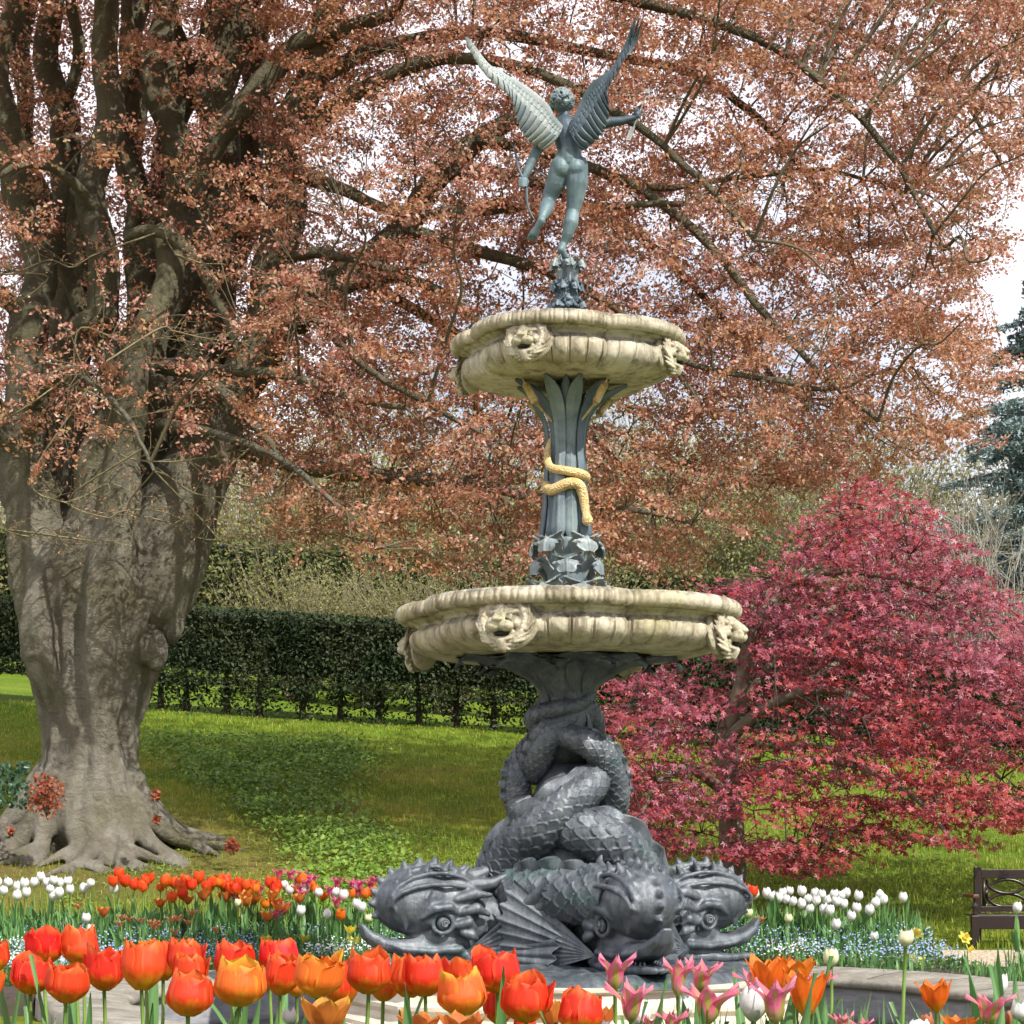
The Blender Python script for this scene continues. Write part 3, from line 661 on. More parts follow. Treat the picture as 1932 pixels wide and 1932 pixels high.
# ------------------------------------------------------------------ ground
def gz(x, y):
    x = np.asarray(x, float); y = np.asarray(y, float)
    z = .0+.55*(1-sstep(5.2, 7.5, y))+.19*sstep(20.5, 23.5, y)
    z = z+1.16*sstep(0, 1, (y-23.9)/7.6)*.55+.158*np.maximum(0, np.minimum(y, 200)-23.9)*.0
    t = np.clip((y-23.9)/21.1, 0, 1)
    base = .19+3.66*(t**1.12)
    far = .19+3.66+.125*(np.minimum(y, 72)-45)
    b = np.where(y < 23.9, z, np.where(y < 45, base, far))
    tilt = -.062*(np.clip(x, -22, 22)-.4)*sstep(24, 45, y)
    bump = .10*(vnoise(x+90, y, 5, .45)-.5)*sstep(24.2, 27, y)
    return b+tilt+bump
def m_ground():
    t = NT('mossy_lawn')
    c = t.ramp(t.noise(.45, 6, .6), [(.30, (.10, .16, .012)), (.47, (.19, .22, .02)), (.58, (.30, .27, .04)), (.72, (.22, .16, .045))])
    c2 = t.ramp(t.noise(14, 8, .75), [(.3, (.35, .35, .3)), (.7, (1.25, 1.25, 1.1))])
    c = t.mix(1, c, c2, 'MULTIPLY')
    x = t.node('ShaderNodeSeparateXYZ'); t.link(t.coord(), x.inputs[0])
    r = t.ramp(t.noise(.5, 3), [(.3, (.11, .19, .015)), (.7, (.19, .26, .03))]); r = t.mix(1, r, c2, 'MULTIPLY')
    mr = t.node('ShaderNodeMapRange'); t.link(x.outputs['X'], mr.inputs[0]); mr.inputs[1].default_value = 1.0; mr.inputs[2].default_value = 5.0
    c = t.mix(mr.outputs[0], c, r)
    fr = t.node('ShaderNodeMapRange'); t.link(x.outputs['Y'], fr.inputs[0]); fr.inputs[1].default_value = 38.; fr.inputs[2].default_value = 43.
    c = t.mix(fr.outputs[0], c, r)
    # bare brown earth round the beech roots
    cx = t.node('ShaderNodeVectorMath', operation='DISTANCE'); t.link(t.coord(), cx.inputs[0]); cx.inputs[1].default_value = (-6.2, 29.6, 1.2)
    mr2 = t.node('ShaderNodeMapRange'); t.link(cx.outputs['Value'], mr2.inputs[0]); mr2.inputs[1].default_value = 1.5; mr2.inputs[2].default_value = 5.5; mr2.inputs[3].default_value = .75; mr2.inputs[4].default_value = 0
    c = t.mix(mr2.outputs[0], c, t.mix(1, (.12, .10, .04, 1), c2, 'MULTIPLY'))
    # earth in the nearest bed
    mr3 = t.node('ShaderNodeMapRange'); t.link(x.outputs['Y'], mr3.inputs[0]); mr3.inputs[1].default_value = 6.5; mr3.inputs[2].default_value = 7.
    c = t.mix(mr3.outputs[0], t.mix(1, (.05, .04, .03, 1), c2, 'MULTIPLY'), c)
    t.base(c); t.rough(.95); t.b.inputs['Specular IOR Level'].default_value = .15; t.bump(t.noise(22, 8, .7), .6, .05); return t.m
M['ground'] = m_ground()
xs = np.unique(np.r_[np.linspace(-260, -14, 40), np.linspace(-14, 14, 190), np.linspace(14, 260, 40)])
ys = np.unique(np.r_[np.linspace(-60, 0, 12), np.linspace(0, 13, 60), np.linspace(13, 48, 240), np.linspace(48, 90, 40), np.linspace(90, 420, 30)])
X, Y = np.meshgrid(xs, ys, indexing='ij'); Z = gz(X, Y)
# pool outline: lobed pool round the fountain, (local x, y) of the inner edge
def pool_r(a):        # a: angle from -y towards +x
    c4 = np.abs(np.sin(2*(np.asarray(a)-math.radians(17))))
    return 3.36+.30*np.maximum(c4, 1e-6)**.55
PA = np.linspace(0, 2*PI, 361)[:-1]
INr = pool_r(PA); PIN = np.stack([FX+np.sin(PA)*INr, FY-np.cos(PA)*INr], 1)
def inside(X, Y, ex=0):
    dx, dy = X-FX, Y-FY; a = np.arctan2(dx, -dy); return np.hypot(dx, dy) < pool_r(a)+ex
Z = np.where(inside(X, Y, .50), -1.0, Z)
V = np.stack([X, Y, Z], -1).reshape(-1, 3); a, b = X.shape
i = np.arange(a-1)[:, None]; j = np.arange(b-1)[None]
Fq = np.stack([i*b+j, (i+1)*b+j, (i+1)*b+j+1, i*b+j+1], -1).reshape(-1, 4)
tag(link_mesh('ground', np_mesh('ground', V, Fq), M['ground'], None, True), 'mossy sloping lawn', kind='structure')

# gravel path
def m_gravel():
    t = NT('pale_gravel'); v = t.node('ShaderNodeTexVoronoi'); v.inputs['Scale'].default_value = 38; t.link(t.coord(), v.inputs['Vector'])
    c = t.ramp(v.outputs['Color'], [(.1, (.28, .21, .13)), (.5, (.45, .36, .25)), (.9, (.60, .52, .40))])
    t.base(c); t.rough(.9); t.bump(v.outputs['Distance'], .6, .02); return t.m
def strip(name, x0, x1, y0f, y1f, dz, mat, nx=60, ny=12):
    xs = np.linspace(x0, x1, nx); G = np.zeros((nx, ny, 3))
    for k, q in enumerate(np.linspace(0, 1, ny)):
        yy = y0f(xs)*(1-q)+y1f(xs)*q; G[:, k, 0] = xs; G[:, k, 1] = yy; G[:, k, 2] = gz(xs, yy)+dz
    m = MB(); m.grid(G); o = m.build(name, mat, None, True); return tag(o, kind='structure')
strip('path', 1.2, 14, lambda x: 21.5+0*x, lambda x: 22.75+.012*(x-4)**2, .03, m_gravel(), 120, 24)
# ------------------------------------------------------------------ pool
def m_coping():
    t = NT('weathered_coping_stone')
    c = t.ramp(t.noise(3, 8, .7), [(.3, (.14, .13, .10)), (.5, (.27, .25, .205)), (.7, (.42, .395, .33))])
    d = t.ramp(t.noise(13, 8, .75), [(.58, (0, 0, 0)), (.68, (1, 1, 1))]); c = t.mix(d, c, (.48, .45, .40))
    t.base(c); t.rough(.85); t.bump(t.noise(18, 8, .7), .5, .03); return t.m
def m_poolwall():
    t = NT('pool_lining')
    n = t.node('ShaderNodeMapping'); t.link(t.coord(), n.inputs[0]); n.inputs['Scale'].default_value = (1, 1, 5)
    c = t.ramp(t.noise(3, 8, .7, n.outputs[0]), [(.35, (.22, .225, .245)), (.6, (.38, .385, .41)), (.8, (.55, .55, .57))])
    z = t.node('ShaderNodeMapRange'); t.link(t.pos_z(), z.inputs[0]); z.inputs[1].default_value = -.30; z.inputs[2].default_value = -.22
    c = t.mix(z.outputs[0], (.05, .035, .015), c); t.base(c); t.rough(.7); return t.m
def ring(name, prof, mat, parent, n=360):
    G = np.zeros((len(prof), n, 3))
    for k, (dr, z) in enumerate(prof):
        r = INr+dr; G[k, :, 0] = FX+np.sin(PA)*r; G[k, :, 1] = FY-np.cos(PA)*r; G[k, :, 2] = z
    m = MB(); m.grid(G[::-1], closed_v=True); return m.build(name, mat, parent, True)
pool = empty('pool_basin', (0, 0, 0), 0, 'low stone pool edge curving round the foot of the fountain', 'pool edge')
cop = ring('coping', [(.06, .02), (-.05, .03), (-.065, .05), (-.065, .085), (-.04, .108), (.0, .118), (.25, .15), (.62, .175), (.66, .16), (.67, -.05)], m_coping(), pool)
ring('pool_wall', [(0.0, -.9), (.0, -.25), (.0, .03)], m_poolwall(), pool)
MORT = m_simple('mortar', (.06, .055, .045), .9)
for q in range(26):    # joints between coping stones
    k = int(q*360/26)+5; a_ = PA[k % 360]; r0 = INr[k % 360]
    d = np.array([math.sin(a_), -math.cos(a_), 0]); tn = np.array([math.cos(a_), math.sin(a_), 0]); c0 = np.array([FX, FY, .1785]); dz0 = np.array([0, 0, -.057]); dz1 = np.array([0, 0, -.025])
    jm = MB(); jm.add([c0+d*(r0+.0)-tn*.007+dz0, c0+d*(r0+.25)-tn*.007+dz1, c0+d*(r0+.62)-tn*.007, c0+d*(r0+.62)+tn*.007, c0+d*(r0+.25)+tn*.007+dz1, c0+d*(r0+.0)+tn*.007+dz0], [(0, 1, 4, 5), (1, 2, 3, 4)]); jm.build('mortar_joint', MORT, cop)
t = NT('pond_water'); t.base((.05, .045, .02)); t.rough(.04); t.b.inputs['IOR'].default_value = 1.33; t.bump(t.noise(7, 3), .08, .02)
m = MB(); r = INr-.001
m.add([(FX, FY, -.26)]+[(FX+math.sin(a)*q, FY-math.cos(a)*q, -.26) for a, q in zip(PA, r)], [(0, 1+k, 1+(k+1) % 360) for k in range(360)])
tag(m.build('water', t.m), 'still brown pool water', kind='structure')

# ------------------------------------------------------------------ raised beds beyond the pool
def bed_in(x, y):     # planting area behind the coping
    return (~inside(x, y, .72)) & (y > 15) & (y < 22.45+.0*x) & (x > -9) & (x < 4.35-.2*np.maximum(0, y-21.5)+0*x)
def bz(x, y):
    return np.where(np.asarray(y) > 15, .14+.20*sstep(20.0, 22.0, y)-.12*sstep(22.1, 22.6, y), gz(x, y))
xs = np.linspace(-9, 4.45, 150); ys = np.linspace(16, 22.6, 80); X, Y = np.meshgrid(xs, ys, indexing='ij')
Zb = np.where(inside(X, Y, .62), -.4, bz(X, Y)+.03*vnoise(X+40, Y, 9, 5)); Zb[0] = -.1; Zb[-1] = -.1; Zb[:, -1] = -.0; Zb[:, 0] = -.2
m = MB(); m.grid(np.stack([X, Y, Zb], -1)); tag(m.build('flower_bed', m_simple('dark_soil', (.035, .026, .018), .95, (.06, .045, .03), 12, .5, 30), None, True), 'mounded soil of the far flower bed', kind='structure')
xs = np.linspace(5.05, 9, 50); ys = np.linspace(17.2, 21.2, 50); X, Y = np.meshgrid(xs, ys, indexing='ij')
Zb = .12+0*X+.04*vnoise(X+40, Y, 9, 5); Zb[0] = -.1; Zb[:, -1] = -.0; Zb[:, 0] = -.2
m = MB(); m.grid(np.stack([X, Y, Zb], -1)); tag(m.build('flower_bed', bpy.data.materials['dark_soil'], None, True), 'soil of the flower bed by the path at the right', kind='structure')

# ------------------------------------------------------------------ tulips
def m_petal(name, base, body, tip, z0=.0, z1=.08, streak=None, trans=.45, rough=.45):
    t = NT(name); z = t.pos_z()
    mr = t.node('ShaderNodeMapRange'); t.link(z, mr.inputs[0]); mr.inputs[1].default_value = z0; mr.inputs[2].default_value = z1
    wob = t.node('ShaderNodeMath', operation='ADD'); t.link(mr.outputs[0], wob.inputs[0])
    sc_ = t.node('ShaderNodeMath', operation='MULTIPLY_ADD'); mp = t.node('ShaderNodeMapping'); t.link(t.coord(), mp.inputs[0]); mp.inputs['Scale'].default_value = (1, 1, .25)
    t.link(t.noise(70, 3, .6, mp.outputs[0]), sc_.inputs[0]); sc_.inputs[1].default_value = .5; sc_.inputs[2].default_value = -.25; t.link(sc_.outputs[0], wob.inputs[1])
    c = t.ramp(wob.outputs[0], [(.06, base), (.40, body), (.80, body), (1.0, tip)])
    if streak:      # coloured midrib band along each petal, carried by the mesh's UVs
        uv = t.node('ShaderNodeSeparateXYZ'); t.link(t.coord('UV'), uv.inputs[0])
        f = t.ramp(uv.outputs['X'], [(.0, (0, 0, 0)), (.26, (0, 0, 0)), (.42, (1, 1, 1)), (.58, (1, 1, 1)), (.74, (0, 0, 0))])
        g = t.ramp(uv.outputs['Y'], [(.50, (1, 1, 1)), (.95, (0, 0, 0))])
        c = t.mix(t.mix(1, f, g, 'MULTIPLY'), c, streak)
    else:
        uv = t.node('ShaderNodeSeparateXYZ'); t.link(t.coord('UV'), uv.inputs[0])
        f = t.ramp(uv.outputs['X'], [(.0, (1, 1, 1)), (.10, (0, 0, 0)), (.90, (0, 0, 0)), (1, (1, 1, 1))])
        c = t.mix(t.mix(1, f, (.6, .6, .6, 1), 'MULTIPLY'), c, tip)
    oi = t.node('ShaderNodeObjectInfo'); hs = t.node('ShaderNodeHueSaturation'); t.link(c, hs.inputs['Color'])
    mh = t.node('ShaderNodeMapRange'); t.link(oi.outputs['Random'], mh.inputs[0]); mh.inputs[3].default_value = .493; mh.inputs[4].default_value = .51; t.link(mh.outputs[0], hs.inputs['Hue']); c = hs.outputs[0]
    mp2 = t.node('ShaderNodeMapping'); t.link(t.coord('UV'), mp2.inputs[0]); mp2.inputs['Scale'].default_value = (22, 1.2, 1); vn = t.noise(2.2, 4, .6, mp2.outputs[0])
    c = t.mix(1, c, t.ramp(vn, [(.3, (.80, .78, .80)), (.7, (1.08, 1.1, 1.08))]), 'MULTIPLY'); t.bump(vn, .35, .0025)
    t.base(c); t.rough(rough); t.b.inputs['Specular IOR Level'].default_value = .35
    tr = t.node('ShaderNodeBsdfTranslucent'); t.link(c, tr.inputs['Color']); mx = t.node('ShaderNodeMixShader'); mx.inputs[0].default_value = trans
    t.link(t.b.outputs[0], mx.inputs[1]); t.link(tr.outputs[0], mx.inputs[2]); t.link(mx.outputs[0], t.out.inputs['Surface']); return t.m
PM = {
 'red': m_petal('scarlet_petal', (.90, .58, .03), (.86, .055, .02), (.90, .20, .05)),
 'redfar': m_petal('scarlet_petal_far', (.9, .40, .03), (.90, .085, .015), (.90, .20, .03)),
 'orange': m_petal('orange_petal', (.85, .50, .03), (.85, .20, .02), (.85, .30, .03)),
 'flame': m_petal('flame_petal', (.92, .68, .05), (.90, .18, .03), (.90, .50, .05)),
 'bronzeo': m_petal('amber_petal', (.55, .16, .08), (.66, .20, .04), (.82, .42, .05)),
 'pink': m_petal('pink_petal', (.52, .56, .16), (.86, .20, .34), (.90, .40, .52), streak=(.42, .45, .08)),
 'pinkfar': m_petal('rose_petal', (.60, .42, .22), (.72, .11, .25), (.80, .25, .36)),
 'white': m_petal('white_petal', (.80, .82, .60), (.88, .88, .84), (.90, .90, .88), trans=.3),
 'cream': m_petal('cream_petal', (.70, .78, .35), (.85, .84, .52), (.88, .87, .66), trans=.3),
 'yellow': m_petal('yellow_petal', (.80, .66, .08), (.86, .66, .06), (.88, .74, .14)),
 'rust': m_petal('rust_petal', (.40, .42, .15), (.58, .22, .10), (.66, .34, .18))}
M['stem'] = m_simple('tulip_stem', (.16, .30, .05), .5, (.22, .34, .08), 12)
M['tleaf'] = m_leaf('tulip_leaf', [(0, (.07, .19, .065)), (.5, (.12, .27, .09)), (1, (.20, .33, .10))], .3, .4)
def petal(b, az, r0, prof, wid, H, tilt=0, curl=0, n=9, m=9, point=0, seed=0, lean=0):
    """prof(t)->radius factor, wid(t)->half width; b is (verts, faces, uv)"""
    V, Fc, UV = b; base = len(V)
    ca, sa = math.cos(az), math.sin(az)
    for i in range(n):
        t = i/(n-1); r = r0*prof(t)+lean*t*t; hw = wid(t); z = H*(t-.0*t)
        for j in range(m):
            w = -1+2*j/(m-1); rr = max(r, .004)
            th = w*hw/max(rr, hw*.62+.002)
            x = rr*math.cos(th)-curl*w*w*t*.004; y = rr*math.sin(th)
            zz_ = z-(.05*H)*w*w*t**4*(1+point*2.5)+.03*H*math.sin(3*w+seed)*t**3
            x += .0015*math.sin(7*w+seed*3)*t
            V.append((x*ca-y*sa, x*sa+y*ca, zz_)); UV.append((j/(m-1), t))
    for i in range(n-1):
        for j in range(m-1): Fc.append((base+i*m+j, base+i*m+j+1, base+(i+1)*m+j+1, base+(i+1)*m+j))
def bloom(kind, seed, hi=True):
    R = random.Random(seed); b = ([], [], []); n, m = (11, 9) if hi else (6, 5)
    H = {'cup': .080, 'open': .080, 'egg': .078, 'lily': .080, 'star': .080}[kind]
    for k in range(6):
        inner = k % 2; az = k*PI/3+R.uniform(-.10, .10); hh = H*R.uniform(.88, 1.08)*(1.03 if inner else .97)
        ss = R.random()*6; k1 = R.uniform(-.04, .07)
        if kind == 'cup':
            prof = lambda t, k1=k1: (math.sin(min(1, t*1.9+.12)*PI/2)**.8)*(1-.22*max(0, t-.45)/.55+k1*t*t*2)+.02; r0 = .034 if not inner else .0315
            wid = lambda t: .0300*(math.sin(PI*min(1, t*.72+.14))**.6)*(1 if t < .82 else max(.02, 1-((t-.82)/.185)**2)**.42)
            lean = R.choice([0, 0, 0, .005, .012 if not inner else .004, .022 if R.random() < .25 else 0])
        elif kind == 'open':
            prof = lambda t: math.sin(min(1, t*1.7+.1)*PI/2)**.8*(1+.45*t*t); r0 = .031 if not inner else .028
            wid = lambda t: .026*(math.sin(PI*min(1, t*.82+.1))**.6)*(1 if t < .75 else math.sqrt(max(.02, 1-((t-.75)/.26)**2)))
            lean = R.uniform(0, .02)
        elif kind == 'egg':
            prof = lambda t: math.sin(min(1, t*1.8+.12)*PI/2)**.8*(1-.42*max(0, t-.5)/.5*max(0, t-.5)/.5); r0 = .0285 if not inner else .026
            wid = lambda t: .026*(math.sin(PI*min(1, t*.80+.12))**.6)*(1 if t < .8 else math.sqrt(max(.03, 1-((t-.8)/.21)**2))); lean = R.uniform(0, .004)
        elif kind == 'lily':
            prof = lambda t: .85*math.sin(min(1, t*2.2+.12)*PI/2)*(1-.30*math.sin(PI*t)**2)+.60*t**4; r0 = .025 if not inner else .021
            wid = lambda t: .0185*math.sin(PI*min(1, .10+t*.9))**.8+.0005; lean = R.uniform(0, .022)
        else:
            prof = lambda t: .8*math.sin(min(1, t*2+.1)*PI/2)+1.0*t**3; r0 = .027
            wid = lambda t: .018*math.sin(PI*min(1, .08+t*.92))**.7+.001; lean = R.uniform(0, .02)
        petal(b, az, r0, prof, wid, hh, n=n, m=m, point=kind in ('lily', 'star'), seed=ss, lean=lean)
    V, Fc, UV = b; me = bpy.data.meshes.new('bloom'); me.from_pydata(V, [], Fc); uv = me.uv_layers.new()
    for lp in me.loops: uv.data[lp.index].uv = UV[lp.vertex_index]
    me.shade_smooth(); return me
def stem_mesh(h, bend, r=.0042):
    b = MB(); t = np.linspace(0, 1, 7); b.tube(np.stack([bend*(t-1)**2, .3*bend*(1-t)*t*2, -h*(1-t)+.002], 1), np.interp(t, [0, 1], [r*1.15, r]), 6)
    me = b.mesh('stem'); me.shade_smooth(); me.materials.append(M['stem']); return me
def leafm(h, w, lean, hi=True):
    n = 10; t = np.linspace(0, 1, n); r = lean*h*(t**1.8); z = h*(t-.16*lean*t**4*2)
    G = np.zeros((n, 5, 3)); hw = w*np.sin(PI*np.minimum(1, .16+t*.84))**.8+.0006
    for j, q in enumerate((-1, -.5, 0, .5, 1)):
        G[:, j, 0] = r+.5*hw*q*q+.006*np.sin(t*7)*q; G[:, j, 1] = hw*q; G[:, j, 2] = z+.08*hw*q*q
    m = MB(); m.grid(G); me = m.mesh('leaf'); me.shade_smooth(); me.materials.append(M['tleaf']); return me
_var = {}
def variant(kind, col, k, hi):
    key = (kind, col, k, hi)
    if key not in _var:
        me = bloom(kind, hash((kind, k)) % 999 if False else sum(map(ord, kind))*7+k*13, hi); me.materials.append(PM[col]); _var[key] = me
    return _var[key]
LV = [leafm(h, w, l) for h, w, l in ((.30, .028, .35), (.36, .022, .22), (.26, .032, .5), (.40, .02, .15))]
ST = {}
TULIPS = []
cname = {'red': 'scarlet', 'redfar': 'scarlet', 'orange': 'orange', 'flame': 'red and yellow', 'bronzeo': 'amber orange', 'pink': 'pink pointed', 'pinkfar': 'rose pink', 'white': 'white', 'cream': 'cream', 'yellow': 'yellow', 'rust': 'rusty brown'}
def tulip(u, v, y, scale, kind, col, soil, grp, zone, hi=False, nleaf=2, wide=1.0):
    """bloom centre seen at (u, v), y metres off"""
    p = P(u, v, y); H = .08*scale; zb = p[2]-H*.5
    h = max(.06, zb-soil); hk = round(h/.04)*.04 if not hi else h
    o = empty('tulip', (p[0], p[1], zb-h), random.uniform(0, 6.28))
    k = random.randrange(4)
    bl = bpy.data.objects.new('bloom', variant(kind, col, k, hi)); C.objects.link(bl); bl.parent = o; bl.location = (0, 0, h); bl.scale = (scale*wide, scale*wide, scale)
    bl.rotation_euler = (random.uniform(-.09, .09), random.uniform(-.09, .09), random.uniform(0, 6.28))
    kk = (round(hk, 2), random.randrange(2), hi)
    if kk not in ST: ST[kk] = stem_mesh(kk[0], (-.05, .04)[kk[1]]*min(1, kk[0]/.4), .0042 if hi else .0055)
    st = bpy.data.objects.new('stem', ST[kk]); C.objects.link(st); st.parent = o; st.location = (0, 0, h); 
    for q in range(nleaf):
        l = bpy.data.objects.new('leaf', random.choice(LV)); C.objects.link(l); l.parent = o; s = random.uniform(.85, 1.25)*min(1.2, h/.42+.15)
        l.scale = (s, s*(.62 if hi else 1.1), s); l.rotation_euler = (0, 0, random.uniform(0, 6.28))
    o['group'] = grp; o['category'] = 'tulip'; TULIPS.append((u, v, y, col, zone, o)); return o
A6 = lambda x, y: (x*.27237, 1473.7+y*.27237)       # measures taken in enlarged views -> picture
A7 = lambda x, y: (421+.2179*x, 1526.3+.2179*y)
A5 = lambda x, y: (684.2+.4086*x, 1552.6+.4086*y)
A8 = lambda x, y: (1368.4+.29195*x, 1526.3+.29195*y)
FG = []   # (view, x0, x1, y0, y1, kind, colour, depth)
for r in [(187, 415, 1015, 1270, 'cup', 'red', 4.7), (420, 650, 1015, 1270, 'cup', 'red', 4.7), (78, 340, 1205, 1475, 'cup', 'red', 4.4), (315, 600, 1265, 1535, 'cup', 'red', 4.3),
          (597, 845, 1145, 1450, 'cup', 'red', 4.5), (840, 1120, 1110, 1450, 'cup', 'red', 4.3), (1030, 1230, 1100, 1380, 'cup', 'red', 4.75), (1165, 1400, 1095, 1350, 'cup', 'red', 4.6),
          (1150, 1450, 1330, 1630, 'cup', 'red', 4.1), (940, 1070, 1105, 1290, 'cup', 'flame', 4.85), (1230, 1400, 1110, 1330, 'cup', 'red', 4.9), (1200, 1420, 1190, 1420, 'cup', 'red', 4.5), (1640, 1760, 1130, 1350, 'cup', 'red', 4.95), (1800, 1930, 1100, 1330, 'cup', 'red', 4.9), (500, 680, 1030, 1260, 'cup', 'red', 4.95), (1485, 1830, 1240, 1560, 'cup', 'flame', 4.2), (1495, 1750, 1110, 1390, 'cup', 'red', 4.7), (-110, 62, 1100, 1320, 'cup', 'red', 4.6), (-140, 45, 1310, 1520, 'open', 'flame', 4.3)]: FG.append((A6,)+r)
for r in [(330, 655, 1130, 1450, 'cup', 'red', 4.7), (350, 630, 1255, 1610, 'cup', 'red', 4.45), (620, 1000, 1235, 1630, 'cup', 'flame', 4.2), (900, 1180, 1290, 1705, 'cup', 'red', 4.6),
          (1080, 1440, 1225, 1600, 'cup', 'red', 4.3), (1270, 1500, 1400, 1665, 'cup', 'flame', 4.6), (1420, 1780, 1270, 1630, 'cup', 'red', 4.5), (1570, 1930, 1260, 1620, 'cup', 'red', 4.35), (555, 720, 1430, 1625, 'cup', 'flame', 4.75),
          (510, 640, 1725, 1864, 'egg', 'white', 4.3), (660, 1090, 1640, 1950, 'open', 'bronzeo', 4.0), (1520, 1870, 1755, 1990, 'open', 'bronzeo', 4.0)]: FG.append((A7,)+r)
for r in [(350, 580, 690, 890, 'cup', 'flame', 4.2), (400, 520, 625, 760, 'cup', 'red', 4.8), (520, 725, 580, 780, 'cup', 'red', 4.5), (650, 860, 705, 920, 'cup', 'red', 4.25), (565, 700, 760, 930, 'cup', 'red', 4.6),
          (905, 1100, 775, 975, 'cup', 'red', 4.2), (820, 925, 815, 960, 'open', 'bronzeo', 4.5), (1060, 1170, 840, 980, 'open', 'bronzeo', 4.5), (355, 560, 870, 1010, 'open', 'bronzeo', 4.1),
          (1085, 1245, 600, 775, 'lily', 'pink', 4.4), (1155, 1320, 730, 920, 'lily', 'pink', 4.2), (1390, 1520, 625, 800, 'lily', 'pink', 4.4), (1480, 1640, 630, 780, 'lily', 'pink', 4.7), (1490, 1700, 740, 930, 'lily', 'pink', 4.2),
          (1370, 1490, 862, 980, 'lily', 'pink', 4.2), (1270, 1370, 880, 990, 'lily', 'pink', 4.4), (1450, 1530, 790, 900, 'egg', 'white', 4.7), (1735, 1870, 740, 915, 'egg', 'white', 4.4), (1240, 1335, 825, 950, 'egg', 'white', 4.6), (1090, 1180, 908, 1010, 'egg', 'white', 4.3),
          (700, 800, 880, 1000, 'cup', 'red', 4.6)]: FG.append((A5,)+r)
for r in [(165, 420, 955, 1210, 'open', 'orange', 4.4), (250, 460, 960, 1180, 'open', 'orange', 4.7), (480, 640, 1110, 1330, 'lily', 'pink', 4.4), (330, 560, 950, 1170, 'open', 'orange', 4.5), (400, 640, 1030, 1345, 'open', 'orange', 4.3), (105, 270, 1030, 1190, 'lily', 'pink', 4.6), (190, 460, 1090, 1390, 'lily', 'pink', 4.0), (490, 680, 1050, 1225, 'lily', 'pink', 4.6),
          (635, 735, 900, 1022, 'egg', 'cream', 4.8), (1115, 1215, 772, 890, 'egg', 'cream', 4.8), (1255, 1475, 1095, 1312, 'open', 'orange', 4.4), (1580, 1825, 1190, 1395, 'lily', 'pink', 4.3), (1725, 1822, 1065, 1205, 'egg', 'white', 4.7),
          (1850, 1990, 1235, 1375, 'egg', 'white', 4.4), (690, 830, 1315, 1450, 'lily', 'pink', 4.3), (820, 950, 1350, 1470, 'lily', 'pink', 4.4), (1130, 1350, 1355, 1520, 'egg', 'white', 4.2), (1400, 1620, 1330, 1470, 'open', 'flame', 4.3), (1260, 1350, 1320, 1430, 'egg', 'rust', 4.5), (1765, 1860, 1305, 1420, 'egg', 'rust', 4.5)]: FG.append((A8,)+r)
for (fn, x0, x1, y0, y1, kind, col, y) in FG:
    (u0, v0), (u1, v1) = fn(x0, y0), fn(x1, y1); hpx = v1-v0; wpx = u1-u0
    sc_ = hpx*y/F/.08; wm = wpx*y/F; nat = {'cup': .063, 'open': .092, 'egg': .058, 'lily': .072, 'star': .09}[kind]
    wide = min(1.35, max(.75, wm/(nat*sc_)))
    tulip((u0+u1)/2, (v0+v1)/2, y, sc_, kind, col, float(gz(0, y)), 'tulips in the near bed', 'near bed', True, 3 if col in ('pink', 'cream', 'orange', 'white') else 2, wide)
rx_ = random.Random(5)
W6 = [(58,700),(25,755),(120,730),(172,705),(118,790),(183,773),(235,700),(282,662),(325,700),(350,745),(375,685),(415,705),(372,795),(408,770),(470,690),(487,752),(580,740),(626,703),(787,748),(598,945),(628,1025),(-15,700)]
R6 = [(785,690),(820,640),(870,690),(930,713),(990,730),(1030,670),(1010,690),(1150,690),(1210,705),(1245,720),(1290,685),(1330,715),(1375,665),(1430,725),(1470,700),(1530,685),(1570,690),(1600,745),(1650,705),(1700,720),(1750,720),(1190,800),(1870,700),(1920,720),(1780,740)]
O6 = [(1110,843),(1300,820),(1410,795),(1550,800),(1700,830),(1765,810),(1850,940),(715,905)]
B7 = {'pinkfar': [(480,565),(585,570),(640,620),(675,580),(725,600),(780,610),(650,690),(740,640),(985,640),(925,715),(985,805),(1120,650),(1190,655),(1160,720),(1300,625),(1280,665),(1410,660),(1450,700)],
      'white': [(530,655),(575,700),(705,695),(825,720),(970,715),(1040,745),(670,880),(897,910),(1160,820),(1200,845),(1165,680)],
      'cream': [(1258,940),(1350,790),(135,812)],
      'orange': [(770,670),(1110,735),(1230,730),(1300,720),(1020,915),(1480,640)], 'bronzeo': [(655,770),(430,740),(460,800),(480,860),(530,860),(380,930),(200,800),(20,760)],
      'redfar': [(415,640),(455,690)], 'yellow': [(370,1130),(700,1125),(1100,1045),(1130,1145)]}
W8 = [(190,552),(270,545),(300,562),(350,573),(370,540),(395,580),(415,530),(440,595),(495,530),(495,612),(530,580),(545,643),(580,545),(590,590),(620,550),(660,590),(640,645),(675,655),(700,550),(720,595),(745,560),(762,612),(785,540),(860,560),(850,640),(935,650),(968,605),(1000,555),(1022,585),(1148,572),(812,690),(715,745),(960,825),(490,865)]
def far(u, v, col, zone, grp):
    y = 21.9-(v-1655)*.012 if v < 1760 else 20.9
    y = max(20.45, min(22.1, y+random.uniform(-.15, .15)))
    kind = {'white': 'egg', 'cream': 'egg', 'redfar': 'cup', 'orange': 'cup', 'bronzeo': 'open', 'pinkfar': 'lily', 'yellow': 'open', 'rust': 'star'}[col]
    sc_ = {'white': 1.42, 'cream': 1.25, 'redfar': 1.62, 'orange': 1.4, 'bronzeo': 1.4, 'pinkfar': 1.6, 'yellow': 1.2, 'rust': .95}[col]*random.uniform(.92, 1.08)
    tulip(u, v, y, sc_, kind, col, float(bz(0, y)), grp, zone, False, 2, 1.15 if kind == 'egg' else 1.05)
